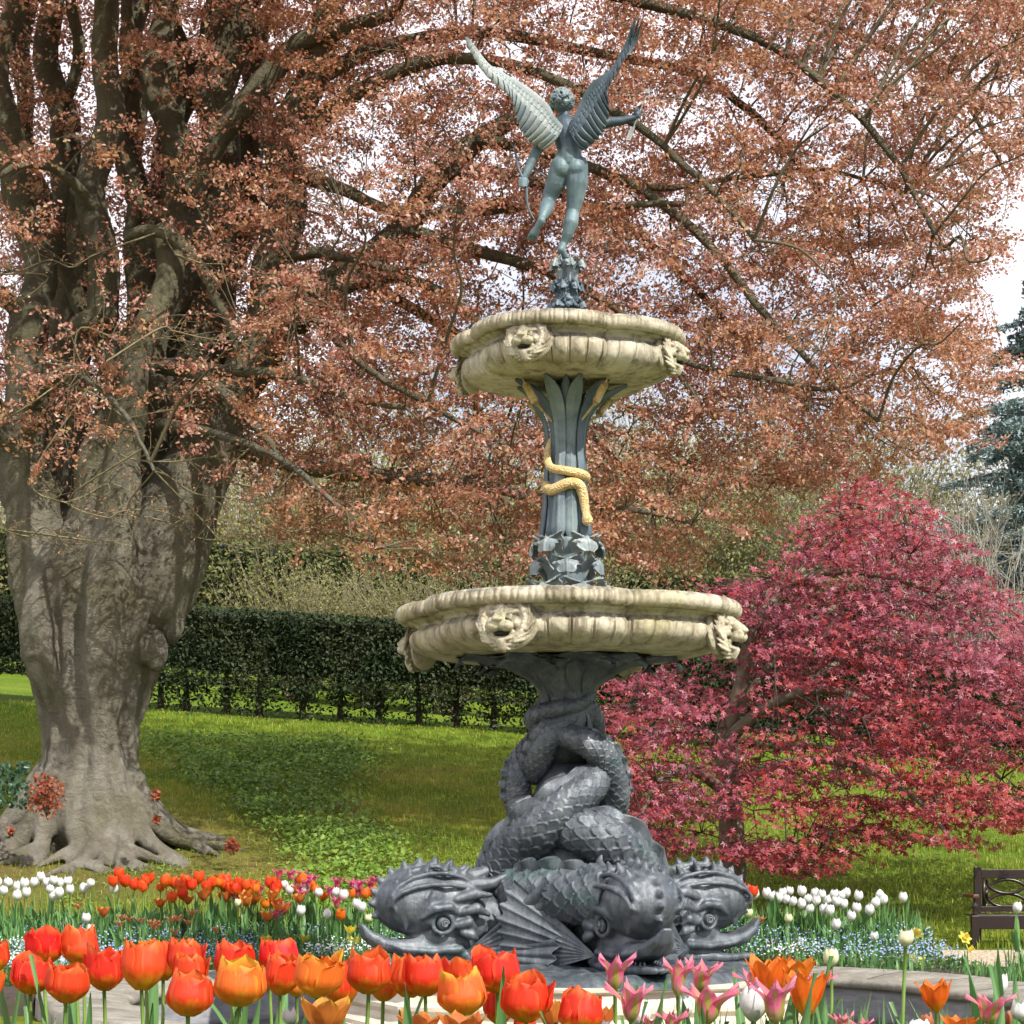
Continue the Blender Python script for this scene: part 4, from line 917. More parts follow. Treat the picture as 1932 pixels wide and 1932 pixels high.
for p in W6: far(*A6(*p), 'white', 'far left white clump', 'white tulips at the left of the far bed')
for p in R6: far(*A6(*p), 'redfar', 'far scarlet row', 'scarlet tulips in the far bed')
for p in O6: far(*A6(*p), 'bronzeo', 'far bed below scarlet row', 'amber tulips in the far bed')
for c_, L in B7.items():
    for p in L: far(*A7(*p), c_, 'far bed left of the fountain', 'mixed tulips left of the fountain')
for p in R6[7:24:1]+[(1120, 700), (1260, 760)]:
    if rx_.random() < .62: far(*A6(p[0]+rx_.uniform(-22, 22), p[1]+rx_.uniform(8, 40)), rx_.choice(['redfar', 'redfar', 'orange']), 'far scarlet row', 'scarlet tulips in the far bed')
for p in [(60, 690), (120, 760), (210, 720), (300, 700), (380, 800), (470, 900), (560, 850), (700, 740), (800, 690), (860, 760), (600, 700), (690, 600)]: far(*A7(p[0]+rx_.uniform(-12, 12), p[1]+rx_.uniform(-10, 25)), rx_.choice(['bronzeo', 'pinkfar', 'orange', 'pinkfar']), 'far bed left of the fountain', 'mixed tulips left of the fountain')
for p in W8: far(*A8(*p), 'white', 'far bed right of the fountain', 'white tulips right of the fountain')
for p in [(150,670),(407,705)]: far(*A8(*p), 'cream', 'far bed right of the fountain', 'cream tulips right of the fountain')
for p in [(95,510),(175,530),(55,520)]: far(*A8(*p), 'redfar', 'far bed right of the fountain', 'scarlet tulips right of the fountain')
for p in [(232,715),(295,865),(455,885)]: far(*A8(*p), 'rust', 'far bed right of the fountain', 'rusty tulips right of the fountain')
for p in [(840,945),(895,960),(975,965),(1060,985),(1100,990),(1190,960),(1240,950),(1300,980),(1330,915),(830,990),(1070,1010),(1210,1050),(1500,1030),(545,865)]: far(*A6(*p), 'rust', 'far bed front left', 'rusty tulips left of the fountain')
far(*A8(1888, 638), 'white', 'bed beside the bench path', 'tulip by the bench')
for o_ in (TULIPS[-1][5],): pass
# one label for each: position counted along its own colour and bed
from collections import defaultdict
byk = defaultdict(list)
for r in TULIPS: byk[(r[3], r[4])].append(r)
def ordw(n):
    w = ['first', 'second', 'third', 'fourth', 'fifth', 'sixth', 'seventh', 'eighth', 'ninth', 'tenth', 'eleventh', 'twelfth', 'thirteenth', 'fourteenth', 'fifteenth', 'sixteenth', 'seventeenth', 'eighteenth', 'nineteenth', 'twentieth']
    if n <= 20: return w[n-1]
    return {2: 'twenty-', 3: 'thirty-', 4: 'forty-'}[n//10]+w[n % 10-1] if n % 10 else {3: 'thirtieth', 4: 'fortieth'}[n//10]
for (col_, zone), L in byk.items():
    L.sort(key=lambda r: r[0])
    for k, r in enumerate(L):
        r[5]['label'] = f'{ordw(k+1)} {cname[col_]} tulip from left in the {zone}' if len(L) > 1 else f'single {cname[col_]} tulip in the {zone}'

# daffodils by the path
def daffodil(u, v, y, label, s=1.0, rz=0):
    p = P(u, v, y); g = float(gz(p[0], y))+.02; h = p[2]-g; o = empty('daffodil', (p[0], y, g), rz, label, 'daffodil', 'daffodils by the path')
    b = ([], [], [])
    for k in range(6): petal(b, k*PI/3, .052, lambda t: .1+t*1.0, lambda t: .018*math.sin(PI*min(1, .1+.88*t))**.7+.001, .012, n=6, m=5, seed=k)
    me = bpy.data.meshes.new('petals'); me.from_pydata(b[0], [], b[1]); me.materials.append(PM['yellow']); me.shade_smooth()
    for nm, me_ in (('petals', me),):
        q = bpy.data.objects.new(nm, me_); C.objects.link(q); q.parent = o; q.location = (0, 0, h); q.scale = (s,)*3; q.rotation_euler = (1.0, .2, 0)
    t_ = MB(); t_.lathe([(.008, 0), (.014, .012), (.016, .03), (.022, .04)], 12); q = t_.build('trumpet', PM['yellow'], o, True); q.location = (0, 0, h); q.rotation_euler = (1.0, .2, 0); q.scale = (s,)*3
    t_ = MB(); t_.tube([(0, 0, 0), (.01, .0, h*.6), (0, .01, h)], [.005]*3, 6); t_.build('stem', M['stem'], o)
daffodil(*A8(1545, 835), 19.6, 'upright yellow daffodil left of the bench legs', 1.3, .3)
daffodil(*A8(1570, 915), 19.5, 'drooping open yellow daffodil just below the upright one', 1.5, 1.2)
daffodil(*A8(1235, 805), 19.8, 'yellow daffodil beside the tall cream tulip', 1.2, 2.2)
daffodil(*A8(1205, 970), 19.9, 'left one of two low yellow daffodils at the pool edge', 1.1, .8)
daffodil(*A8(1270, 985), 19.9, 'right one of two low yellow daffodils at the pool edge', 1.0, .1)

# leafy and flowery filling of the beds: uncountable
def scatter(n, x0, x1, y0, y1, cond, seed=1):
    x = rng.uniform(x0, x1, n*3); y = rng.uniform(y0, y1, n*3); k = cond(x, y); return x[k][:n], y[k][:n]
x, y = scatter(10500, -9, 4.4, 17.2, 22.3, lambda x, y: bed_in(x, y) & (vnoise(x+70, y, 3, 2.2)+.25*sstep(20.8, 22, y)+.25*(x < 0) > .33))
hh = .12+.22*sstep(20.3, 21.6, y)+.08*rng.random(len(x))
tag(link_mesh('bed_leaves', blades('bed_leaves', np.stack([x, y, bz(x, y)], 1), hh, .022, .6), M['tleaf']), 'crowded tulip leaves filling the far bed', 'bulb leaves', kind='stuff')
x2, y2 = scatter(1500, 5.0, 8.5, 17.4, 21.2, lambda x, y: vnoise(x, y, 8, 1.5) > .4)
x3, y3 = scatter(900, 3.4, 5.2, 19.2, 20.3, lambda x, y: ~inside(x, y, .5))
xa, ya = np.r_[x2, x3], np.r_[y2, y3]
tag(link_mesh('bulb_leaves', blades('bulb_leaves', np.stack([xa, ya, np.where(xa > 5.0, .12, gz(xa, ya))], 1), .12+.14*rng.random(len(xa)), .016, .6), M['tleaf']), 'narrow bulb leaves along the path by the pool', 'bulb leaves', kind='stuff')
def florets(name, x, y, z, size, mat, label):
    pos = np.stack([x, y, z], 1); o = link_mesh(name, leaf_cloud(name, pos, size, (0, -.7, 1), .5, 'quad', 0, .9), mat); return tag(o, label, 'small flowers', kind='stuff')
M['blue'] = m_leaf('blue_floret', [(0, (.20, .30, .55)), (1, (.45, .56, .78))], .2); M['wfl'] = m_leaf('white_floret', [(0, (.75, .76, .66)), (1, (.88, .88, .84))], .2)
M['low'] = m_leaf('low_greens', [(0, (.045, .12, .025)), (1, (.11, .2, .05))], .3)
x, y = scatter(7500, -9, 4.4, 17.8, 21.6, lambda x, y: bed_in(x, y) & ((vnoise(x+20, y*2, 4, .55) > .52) | (x > 2.2) & (vnoise(x, y, 6, 1.2) > .35)))
florets('forget_me_nots', x, y, bz(x, y)+.10+.14*rng.random(len(x)), .022, M['blue'], 'hazy blue forget-me-nots along the front of the far bed')
x, y = scatter(7500, -9, 3.4, 17.8, 21.2, lambda x, y: bed_in(x, y) & ((vnoise(x+20, y*2, 4, .55) < .55) & (vnoise(x, y, 16, 1.7) > .45)))
florets('white_bedding', x, y, bz(x, y)+.09+.12*rng.random(len(x)), .024, M['wfl'], 'tiny white bedding flowers among the tulip leaves')
x, y = scatter(1800, 5.3, 8.5, 17.5, 20.8, lambda x, y: vnoise(x, y, 23, 1.2) > .5)
florets('forget_me_nots', x, y, .26+.25*rng.random(len(x)), .022, M['blue'], 'pale blue forget-me-nots at the right end by the path')
x, y = scatter(11000, -9, 4.4, 17.2, 22.3, lambda x, y: bed_in(x, y))
tag(link_mesh('low_foliage', leaf_cloud('low_foliage', np.stack([x, y, bz(x, y)+.02+.12*rng.random(len(x))], 1), .05, (0, -.4, 1), .7), M['low']), 'low green foliage covering the far bed', 'ground cover', kind='stuff')
# near bed greenery, mostly below the frame
x = rng.uniform(-1.6, 1.6, 900); y = rng.uniform(3.6, 5.2, 900)
tag(link_mesh('near_leaves', blades('near_leaves', np.stack([x, y, gz(x, y)], 1), .10+.20*rng.random(900), .022, .5), M['tleaf']), 'leaves of the near tulip bed', 'bulb leaves', kind='stuff')
rx, ry = scatter(420, .2, 1.35, 4.0, 4.9, lambda x, y: x > 0)
tag(link_mesh('near_blades', blades('near_blades', np.stack([rx, ry, gz(rx, ry)], 1), .27+.17*rng.random(len(rx)), .022, .35), M['tleaf']), 'upright tulip leaves at the right of the near bed', 'bulb leaves', kind='stuff')

# ------------------------------------------------------------------ bench
t = NT('dark_stained_timber'); mp = t.node('ShaderNodeMapping'); t.link(t.coord(), mp.inputs[0]); mp.inputs['Scale'].default_value = (2, 8, 20)
t.base(t.ramp(t.noise(4, 6, .6, mp.outputs[0]), [(.3, (.012, .006, .005)), (.7, (.026, .013, .010))])); t.rough(.32); M['wood'] = t.m
t = NT('brown_timber'); t.base((.10, .035, .018)); t.rough(.35); M['wood2'] = t.m
by = 23.15; bx0 = (1832-966)/F*by; bzb = float(gz(bx0, by))
bench = empty('garden_bench', (bx0, by, bzb), 0, 'dark wooden garden bench with arched lattice back on the lawn edge', 'bench')
def wbox(name, lo, hi, mat='wood', bev=.006, parent=None):
    m = MB(); m.box(lo, hi); me = m.mesh(name); o = link_mesh(name, me, M[mat], parent or bench)
    bv = o.modifiers.new('bevel', 'BEVEL'); bv.width = bev; bv.segments = 2; return o
L = 1.55
k = by/F
zt = lambda v: EYE+(HZ-v)*k-bzb
wbox('back_post', (.13, .40, 0), (.21, .46, zt(1636))); wbox('back_post', (L-.21, .40, 0), (L-.13, .46, zt(1636)))
for x0, x1 in ((.0, .085), (L-.085, L)):
    wbox('leg', (x0, -.04, 0), (x1, .04, zt(1728)))
    m = MB(); cx = (x0+x1)/2; z0 = zt(1728); m.lathe([(.02, z0), (.032, z0+.015), (.02, z0+.04), (.025, z0+.06), (.036, z0+.10), (.03, z0+.13), (.018, z0+.155), (.024, z0+.17), (.02, z0+.2)], 16, (cx, 0)); m.build('arm_spindle', M['wood'], bench, True)
    wbox('arm_rest', (cx-.035, -.07, z0+.2), (cx+.035, .46, z0+.245), 'wood2', .012)
wbox('seat_apron', (.0, -.03, zt(1753)), (L, -.0, zt(1727))); 
for q in range(6): wbox('seat_slat', (.03, .02+q*.072, zt(1729)), (L-.03, .078+q*.072, zt(1729)+.02))
wbox('stretcher', (.02, .0, .12), (.05, .42, .18), 'wood'); wbox('stretcher', (L-.05, .0, .12), (L-.02, .42, .18))
wbox('top_rail', (.21, .41, zt(1658)), (L-.21, .45, zt(1641))); wbox('lower_rail', (.21, .41, zt(1722)), (L-.21, .45, zt(1712)))
zl, zh = zt(1712), zt(1658); m = MB()
for x in (.245, L/2, L-.245): m.box((x-.018, .415, zl), (x+.018, .445, zh))
for c0, c1 in ((.27, L/2-.025), (L/2+.025, L-.27)):
    for (za, zb_, up) in ((zh, (zl+zh)/2, 0), ((zl+zh)/2, zl, 0)):
        for sgn in (1, -1):
            xs_ = np.linspace(c0, c1, 22); q = (xs_-c0)/(c1-c0)*2-1
            zc = (zl if sgn > 0 else zh) if False else None
            top = za-.015; bot = zb_-.01; 
            z = bot+(top-bot)*np.sqrt(np.maximum(0, 1-q**2)) if sgn > 0 else top-(top-bot)*np.sqrt(np.maximum(0, 1-q**2))
            z = np.clip(z, zl, zh)
            pts = np.stack([xs_, np.full(22, .43+.004*sgn), z], 1)
            m.tube(pts, [.019]*22, 6)
m.build('lattice', M['wood'], bench, True)
# ------------------------------------------------------------------ hedges
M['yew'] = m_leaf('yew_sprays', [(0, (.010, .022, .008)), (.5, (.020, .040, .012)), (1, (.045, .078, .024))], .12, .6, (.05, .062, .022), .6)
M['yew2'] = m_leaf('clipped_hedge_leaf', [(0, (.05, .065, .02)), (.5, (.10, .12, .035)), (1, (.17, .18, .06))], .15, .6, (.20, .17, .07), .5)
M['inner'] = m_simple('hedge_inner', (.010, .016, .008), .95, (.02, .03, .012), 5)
M['hbark'] = m_simple('yew_bark', (.05, .035, .025), .9)
def hedge(name, x0, x1, yc, depth, H, n, leaf, mat, label, y_slope=0, open_base=0, topn=.08, trunk=0, gbase=None, xtr=None):
    root = empty(name, (x0, yc, 0), 0, label, 'hedge'); root.location = (0, 0, 0)
    base = (lambda x, y: gz(x, y)) if gbase is None else gbase
    # inner mass
    xs = np.linspace(x0, x1, int((x1-x0)/.5)); ob = open_base*(1-sstep(2.2, 4.2, xs)); prof = [(-.38, .35), (-.40, H*.6), (-.38, H-.12), (0, H-.08), (.38, H-.12), (.38, .35)]
    G = np.zeros((len(xs), len(prof), 3))
    for j, (d, z) in enumerate(prof):
        G[:, j, 0] = xs; G[:, j, 1] = yc+d*depth*.95+y_slope*(xs-x0); G[:, j, 2] = base(xs, G[:, j, 1])+z+(ob*1.0 if z == .35 else 0)+.08*(vnoise(xs*2+60, xs*0+j, 3)-.5)
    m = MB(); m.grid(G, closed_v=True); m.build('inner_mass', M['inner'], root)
    # leafy skin
    q = rng.random(n); x = rng.uniform(x0, x1, n); t = rng.random(n)
    top = q < .22; z = np.where(top, H+rng.normal(0, .03, n)-.02, open_base*(1-sstep(2.2, 4.2, x))+(H-open_base*(1-sstep(2.2, 4.2, x)))*t); d = np.where(top, rng.uniform(-.5, .5, n), -.5+rng.normal(0, .05, n))*depth
    d = d+.16*(vnoise(x+60, z+9, 2, 1.1)-.5)+.05*(vnoise(x+60, z+9, 2, 4.)-.5)
    low = (~top) & (rng.random(n) < .10) if open_base else np.zeros(n, bool)
    z = np.where(low, open_base*rng.random(n)**.7, z)
    if open_base and xtr is not None:     # skirt of twigs round each trunk
        kx = xtr[rng.integers(0, len(xtr), n)]; x = np.where(low, kx+rng.normal(0, .30, n)*(.55+.6*rng.random(n)), x); d = np.where(low, rng.normal(-.1, .25, n)*depth, d)
    y = yc+d+y_slope*(x-x0); z = base(x, y)+z
    link_mesh('foliage', leaf_cloud('foliage', np.stack([x, y, z], 1), leaf*rng.uniform(.7, 1.3, n), (0, -.5, .5), 1.0, asp=.5), mat, root)
    if xtr is not None:
        for x in xtr:
            g = float(base(x, yc+y_slope*(x-x0))); b = MB(); yy = yc-.1+y_slope*(x-x0)
            b.tube([(x, yy, g-.1), (x+random.uniform(-.03, .03), yy, g+.5), (x+random.uniform(-.06, .06), yy, g+1.3)], [.085, .06, .04], 7)
            for k in range(10):
                a = random.uniform(-1.2, 1.2); z0 = g+random.uniform(.1, .75); L_ = random.uniform(.3, .7); b.tube([(x, yy, z0), (x+math.sin(a)*L_*.6, yy-.15, z0+.1), (x+math.sin(a)*L_, yy-.25, z0+random.uniform(-.05, .35))], [.015, .01, .004], 3)
            b.build('trunk', M['hbark'], root)
    return root
tx = np.array([(u-966)/F*45 for u in (300, 350, 425, 487, 568, 640, 712, 790, 862, 930, 1000, 1075, 1150, 1230)])
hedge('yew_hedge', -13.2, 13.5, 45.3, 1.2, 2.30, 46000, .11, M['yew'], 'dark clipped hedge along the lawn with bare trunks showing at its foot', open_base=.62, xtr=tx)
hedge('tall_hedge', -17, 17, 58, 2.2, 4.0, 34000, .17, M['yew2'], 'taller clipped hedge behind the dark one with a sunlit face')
# ------------------------------------------------------------------ bushes of bare twigs between and behind the hedges
M['twig'] = m_simple('pale_twig', (.26, .23, .14), .8, (.16, .13, .07), 3); M['twig2'] = m_simple('grey_twig', (.30, .28, .24), .8)
M['bud'] = m_leaf('spring_leaf', [(0, (.18, .19, .05)), (.5, (.30, .30, .09)), (1, (.40, .37, .15))], .4)
def bush(name, x, y, z, w, h, ns, label, cat, leafmat=None, nleaf=0, lsz=.06, twig='twig', r0=.022, spread=.8, droop=0):
    root = empty(name, (x, y, z), 0, label, cat); cur = []; tips = []
    for k in range(ns):
        a = random.uniform(0, 2*PI); s = random.random()**.6*spread; L_ = h*random.uniform(.55, 1.05)
        d = np.array([math.cos(a)*s*w/h, math.sin(a)*s*w/h*.7, 1.]); p0 = np.array([random.uniform(-.15, .15)*w*.5, random.uniform(-.1, .1)*w, 0])
        ps = [p0]; 
        for q in range(1, 6):
            t = q/5; ps.append(p0+d*L_*t*np.array([1, 1, 1-droop*t])+rng.normal(0, .035*h*t, 3))
        cur.append((catmull(ps, 9), np.linspace(r0, r0*.25, 9)))
        for b_ in range(7):
            t = random.uniform(.25, .95); c_ = catmull(ps, 20)[int(t*19)]; dd = unit(d+rng.normal(0, .75, 3)); l2 = h*.28*random.uniform(.4, 1)
            e = [c_, c_+dd*l2*.5+rng.normal(0, .02, 3), c_+dd*l2+np.array([0, 0, .05*h*random.random()])]; cur.append((np.array(e), np.array([r0*.4, r0*.25, r0*.12]))); tips += [e[1], e[2]]
            for _ in range(2):
                dd2 = unit(dd+rng.normal(0, .7, 3)); e3 = e[1]+dd2*l2*.45; cur.append((np.array([e[1], (e[1]+e3)/2+rng.normal(0, .01, 3), e3]), np.array([r0*.22, r0*.16, r0*.08]))); tips.append(e3)
    link_mesh('branches', mtubes('branches', cur, 3), M[twig], root)
    if nleaf:
        T_ = np.array(tips); i = rng.integers(0, len(T_), nleaf); link_mesh('foliage', leaf_cloud('foliage', T_[i]+rng.normal(0, .12*h/2.5, (nleaf, 3)), lsz, (0, -.3, .6), .8), leafmat, root)
    return root
for (u, y, w, h, lab) in [(850, 50, 2.6, 3.3, 'wide twiggy shrub between the two hedges, left of the fountain'), (560, 52, 2.2, 3.0, 'pale twiggy shrub between the two hedges, nearest the beech trunk'), (700, 51, 1.8, 2.7, 'small twiggy shrub between the two hedges, midway from beech to fountain'), (1100, 50, 2.0, 3.0, 'twiggy shrub between the two hedges, behind the lower basin')]:
    x = (u-966)/F*y; bush('twiggy_shrub', x, y, float(gz(x, y))-.1, w*1.25, h*1.2, 90, lab, 'shrub', M['bud'], 6000, .075, spread=1.0)
M['bud2'] = m_leaf('pale_spring_leaf', [(0, (.22, .27, .08)), (.5, (.36, .40, .14)), (1, (.50, .48, .24))], .4)
bk = [(470, 64, 4, 7.5), (640, 66, 4, 8), (830, 64, 4, 7), (1010, 67, 4, 8), (1200, 64, 4, 7.5), (1400, 66, 4.5, 8.5), (1600, 64, 4, 8), (80, 66, 4.5, 8), (-120, 64, 4, 7.5), (270, 68, 4.5, 8.5), (720, 70, 5, 10), (1300, 72, 5, 10), (1100, 74, 5, 9)]
for i, (u, y, w, h) in enumerate(bk):
    x = (u-966)/F*y; bush('tall_shrub', x, y, 6.4, w, h, 60, f'tall loose shrub in pale new leaf beyond the tall hedge, {ordw(sorted(b[0] for b in bk).index(u)+1)} from the left', 'shrub', M['bud2'] if i % 3 else M['bud'], 5600, .14, r0=.04, spread=.9)
    bpy.data.objects[-1] if False else None
M['distant'] = m_leaf('distant_spring_leaf', [(0, (.26, .22, .14)), (.5, (.36, .34, .20)), (1, (.46, .42, .32))], .4)  # both distant leaf colours are paled to paint in haze
M['distant2'] = m_leaf('distant_olive_leaf', [(0, (.14, .18, .08)), (.5, (.22, .26, .12)), (1, (.32, .34, .20))], .4)
dk = [(60, 84, 12.5), (230, 88, 14), (520, 84, 13.5), (720, 90, 15), (930, 86, 13), (1130, 92, 14.5), (1330, 86, 13), (1540, 90, 14), (1760, 92, 13), (1900, 96, 14.5)]
for i, (u, y, h) in enumerate(dk):
    x = (u-966)/F*y; bush('distant_tree', x, y, 6.8, 7.5, h, 46, f'hazy distant tree behind the copper beech, {ordw(i+1)} from the left', 'tree', M['distant2'] if i % 2 else M['distant'], 5200, .26, r0=.08, spread=.8)
bush('bare_shrub', (1850-966)/F*52, 52, 4.0, 3.6, 6.2, 70, 'bare grey shrub with upswept twigs at the right edge', 'shrub', None, 0, r0=.035, twig='twig2', spread=1.2)
bush('bare_shrub', (1745-966)/F*55, 55, 4.4, 3.0, 6.8, 60, 'bare tan shrub behind the top of the red maple', 'shrub', M['bud'], 500, .08, r0=.03, twig='twig', spread=.8)

# ------------------------------------------------------------------ evergreen trees at the right
M['blueleaf'] = m_leaf('blue_green_needles', [(0, (.12, .18, .175)), (.5, (.21, .29, .285)), (1, (.34, .43, .43))], .15, .6)  # blue-green needles lightened to paint in the haze of distance
M['cbark'] = m_simple('conifer_bark', (.10, .08, .06), .9)
def conifer(x, y, z, H, R, n, label, lean=0):
    root = empty('conifer', (x, y, z), 0, label, 'tree'); b = MB(); b.tube([(0, 0, -.5), (lean*.5, 0, H*.5), (lean, 0, H)], [.28, .16, .03], 8); b.build('trunk', M['cbark'], root)
    cur = []; pos = []
    for k in range(int(H*17)):
        t = random.random()**.9; zz_ = H*(.05+.93*t); a = random.uniform(0, 2*PI); L_ = R*(1-t)**.75*random.uniform(.6, 1.1)+.3; d = np.array([math.cos(a), math.sin(a), 0])
        p = np.array([lean*t, 0, zz_]); pts = np.array([p, p+d*L_*.5+[0, 0, .10*L_], p+d*L_+[0, 0, -.02*L_]]); cur.append((pts, np.array([.05, .03, .012])))
        m_ = int(n/(H*17)); s = rng.random(m_)**.7; side = rng.normal(0, .22, m_)*L_*(1.1-s)+rng.normal(0, .05, m_); perp = np.array([-d[1], d[0], 0])
        c_ = catmull(pts, 20)[(s*19).astype(int)]; pos.append(c_+perp*side[:, None]+np.array([0, 0, -1])*np.abs(rng.normal(0, .12, m_))[:, None])
    link_mesh('branches', mtubes('branches', cur, 4), M['cbark'], root)
    P_ = np.vstack(pos); link_mesh('crown', leaf_cloud('crown', P_, .20*rng.uniform(.6, 1.3, len(P_)), (0, -.2, .8), .8, asp=.35), M['blueleaf'], root)
conifer((1945-966)/F*62, 62, 5.0, 14.6, 4.6, 52000, 'blue-green evergreen tree at the right edge beyond the hedge', .5)
conifer((2040-966)/F*70, 70, 5.0, 13.0, 3.6, 15000, 'second evergreen tree further back at the right edge, mostly out of frame')

# ------------------------------------------------------------------ copper beech
YB = 31.0; pxm = YB/F
def m_bark():
    t = NT('smooth_grey_beech_bark')
    mp = t.node('ShaderNodeMapping'); t.link(t.coord(), mp.inputs[0]); mp.inputs['Scale'].default_value = (1.8, 1.8, .45)
    c = t.ramp(t.noise(1.3, 6, .6, mp.outputs[0], .4), [(.28, (.14, .125, .09)), (.5, (.24, .22, .17)), (.66, (.34, .32, .265)), (.8, (.42, .40, .34))])
    mp2 = t.node('ShaderNodeMapping'); t.link(t.coord(), mp2.inputs[0]); mp2.inputs['Scale'].default_value = (1.5, 1.5, 1.9)
    w = t.noise(2.6, 8, .72, mp2.outputs[0], 1.6)
    cr = t.ramp(w, [(.40, (0, 0, 0)), (.46, (1, 1, 1)), (.50, (1, 1, 1)), (.56, (0, 0, 0))])
    c = t.mix(t.mix(1, cr, (.22, .22, .22, 1), 'MULTIPLY'), c, (.08, .065, .045))
    g = t.ramp(t.noise(.9, 4, .6), [(.5, (0, 0, 0)), (.66, (1, 1, 1))]); z = t.node('ShaderNodeMapRange'); t.link(t.pos_z(), z.inputs[0]); z.inputs[1].default_value = 4; z.inputs[2].default_value = 8; z.inputs[3].default_value = .35; z.inputs[4].default_value = .8
    c = t.mix(t.mix(1, g, (.5, .5, .5, 1), 'MULTIPLY'), c, (.13, .125, .045))
    z2 = t.node('ShaderNodeMapRange'); t.link(t.pos_z(), z2.inputs[0]); z2.inputs[1].default_value = 3.6; z2.inputs[2].default_value = 7.5; z2.inputs[4].default_value = .82  # upper stems darkened to olive, painting in the shade of the crown
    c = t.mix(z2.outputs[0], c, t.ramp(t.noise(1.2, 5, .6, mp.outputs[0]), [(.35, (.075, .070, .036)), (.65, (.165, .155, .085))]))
    t.base(c); t.rough(.75); t.b.inputs['Specular IOR Level'].default_value = .3; fn = t.node('ShaderNodeMath', operation='MULTIPLY_ADD'); t.link(t.noise(9, 9, .75), fn.inputs[0]); fn.inputs[1].default_value = .45; t.link(w, fn.inputs[2]); t.bump(fn.outputs[0], .95, .14)
    return t.m
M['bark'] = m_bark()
M['twigb'] = m_simple('beech_twig', (.085, .07, .045), .8, (.13, .115, .06), 2)
gB = float(gz(-6.4, YB)); beech = empty('copper_beech', (-6.42, YB, gB), 0, 'huge old copper beech with pale fluted trunk and spreading coppery crown', 'tree')
BO = np.array([-6.42, YB, gB])
def Bp(u, v, d=0):     # d metres nearer than the trunk axis
    return P(u, v, YB-d)-BO
b = MB()
p_off = [0.]
def limb(mb, L, dz=0, n=None, seg=14):
    c = catmull(np.array([[*Bp(p[0], p[1], p[3] if len(p) > 3 else dz), p[2]*pxm] for p in L]), n or max(8, len(L)*5)); kz = sstep(4.5, 7, c[:, 2]); q_z = c[:, 2]*1.15+len(L)*3+p_off[0]; p_off[0] += 2.3; c[:, 0] += kz*(.16*np.sin(q_z)+.09*np.sin(q_z*2.7)); c[:, 1] += kz*.15*np.cos(q_z*1.3)
    mb.chain(list(c[:, :3]), list(np.maximum(c[:, 3], .01)), seg)
    return c
ST_ = {}
tr = [(165, 1590, 110, 0), (167, 1520, 98, 0), (170, 1430, 86, 0), (172, 1350, 90, 0), (178, 1270, 108, 0), (184, 1190, 126, 0), (190, 1120, 130, 0), (200, 1060, 120, 0)]
limb(b, tr, seg=24)
for k in range(13):     # flutes and burrs on the bole
    a = 2*PI*k/13+.2; o = (math.cos(a), math.sin(a)); 
    L = [np.array([*(Bp(172+0, v, 0)+np.array([o[0]*r*pxm, o[1]*r*pxm, 0])), q*pxm]) for v, r, q in ((1560, 94, 34), (1430, 66, 27), (1330, 64, 29), (1230, 84+14*(k % 3), 34), (1130, 98, 38), (1040, 98, 36))]
    c = catmull(np.array(L), 18); b.chain(list(c[:, :3]), list(c[:, 3]), 10)
for (u, v, r, d) in ((322, 1180, 24, .3), (310, 1120, 22, .6), (75, 1120, 30, .7), (250, 1160, 30, .95), (140, 1190, 34, .9), (70, 1000, 30, .3), (215, 1110, 30, 1.0), (290, 1230, 24, .7), (10, 845, 32, .3), (325, 1060, 24, .4), (120, 1090, 26, .9)): b.ell(Bp(u, v, d*.82), (r*pxm*.95, r*pxm*.8, r*pxm*1.5))
STEMS = [
 [(95, 1140, 62, .3), (75, 1000, 58, .4), (60, 860, 48, .5), (52, 700, 38, .5), (45, 500, 30, .4), (28, 250, 26, .3), (15, -60, 20, .2)],
 [(165, 1120, 55, .6), (178, 960, 42, .75), (192, 800, 34, .8), (200, 600, 30, .8), (203, 400, 29, .8), (192, 200, 27, .8), (172, -60, 22, .8)],
 [(235, 1120, 60, .2), (265, 940, 50, .1), (288, 780, 40, .0), (318, 600, 36, -.1), (335, 420, 34, -.2), (310, 220, 28, -.3), (330, -60, 24, -.4)],
 [(285, 1110, 80, .2), (340, 960, 74, .3), (395, 850, 62, .4), (440, 740, 46, .4), (485, 620, 42, .4), (515, 480, 38, .4), (545, 330, 36, .5), (590, 170, 30, .6), (650, -60, 24, .8)],
 [(320, 1000, 60, -.2), (395, 850, 50, -.2), (460, 720, 38, -.1), (550, 600, 33, 0), (650, 510, 30, .2), (740, 425, 27, .3), (830, 325, 23, .5), (910, 255, 19, .7), (1010, 205, 14, 1.0), (1150, 190, 9, 1.3)],
 [(240, 1050, 50, -.4), (300, 820, 42, -.6), (355, 600, 40, -.6), (395, 430, 38, -.5), (412, 250, 34, -.5), (425, 100, 30, -.6), (440, -60, 26, -.7)],
 [(120, 1080, 50, -.5), (130, 850, 40, -.9), (140, 600, 34, -1.), (120, 350, 30, -1.1), (110, 100, 26, -1.2), (100, -60, 22, -1.2)],
 [(190, 1400, 34, .45), (196, 1280, 42, .62), (205, 1170, 48, .85), (215, 1060, 46, 1.0), (232, 900, 34, 1.1), (262, 700, 28, 1.2), (290, 520, 26, 1.2), (300, 440, 24, 1.2)],
 [(240, 880, 40, -1.2), (268, 650, 34, -1.6), (270, 400, 30, -1.8), (255, 100, 24, -2.), (250, -60, 20, -2)]]
for L in STEMS: ST_[len(ST_)] = limb(b, L, seg=14)
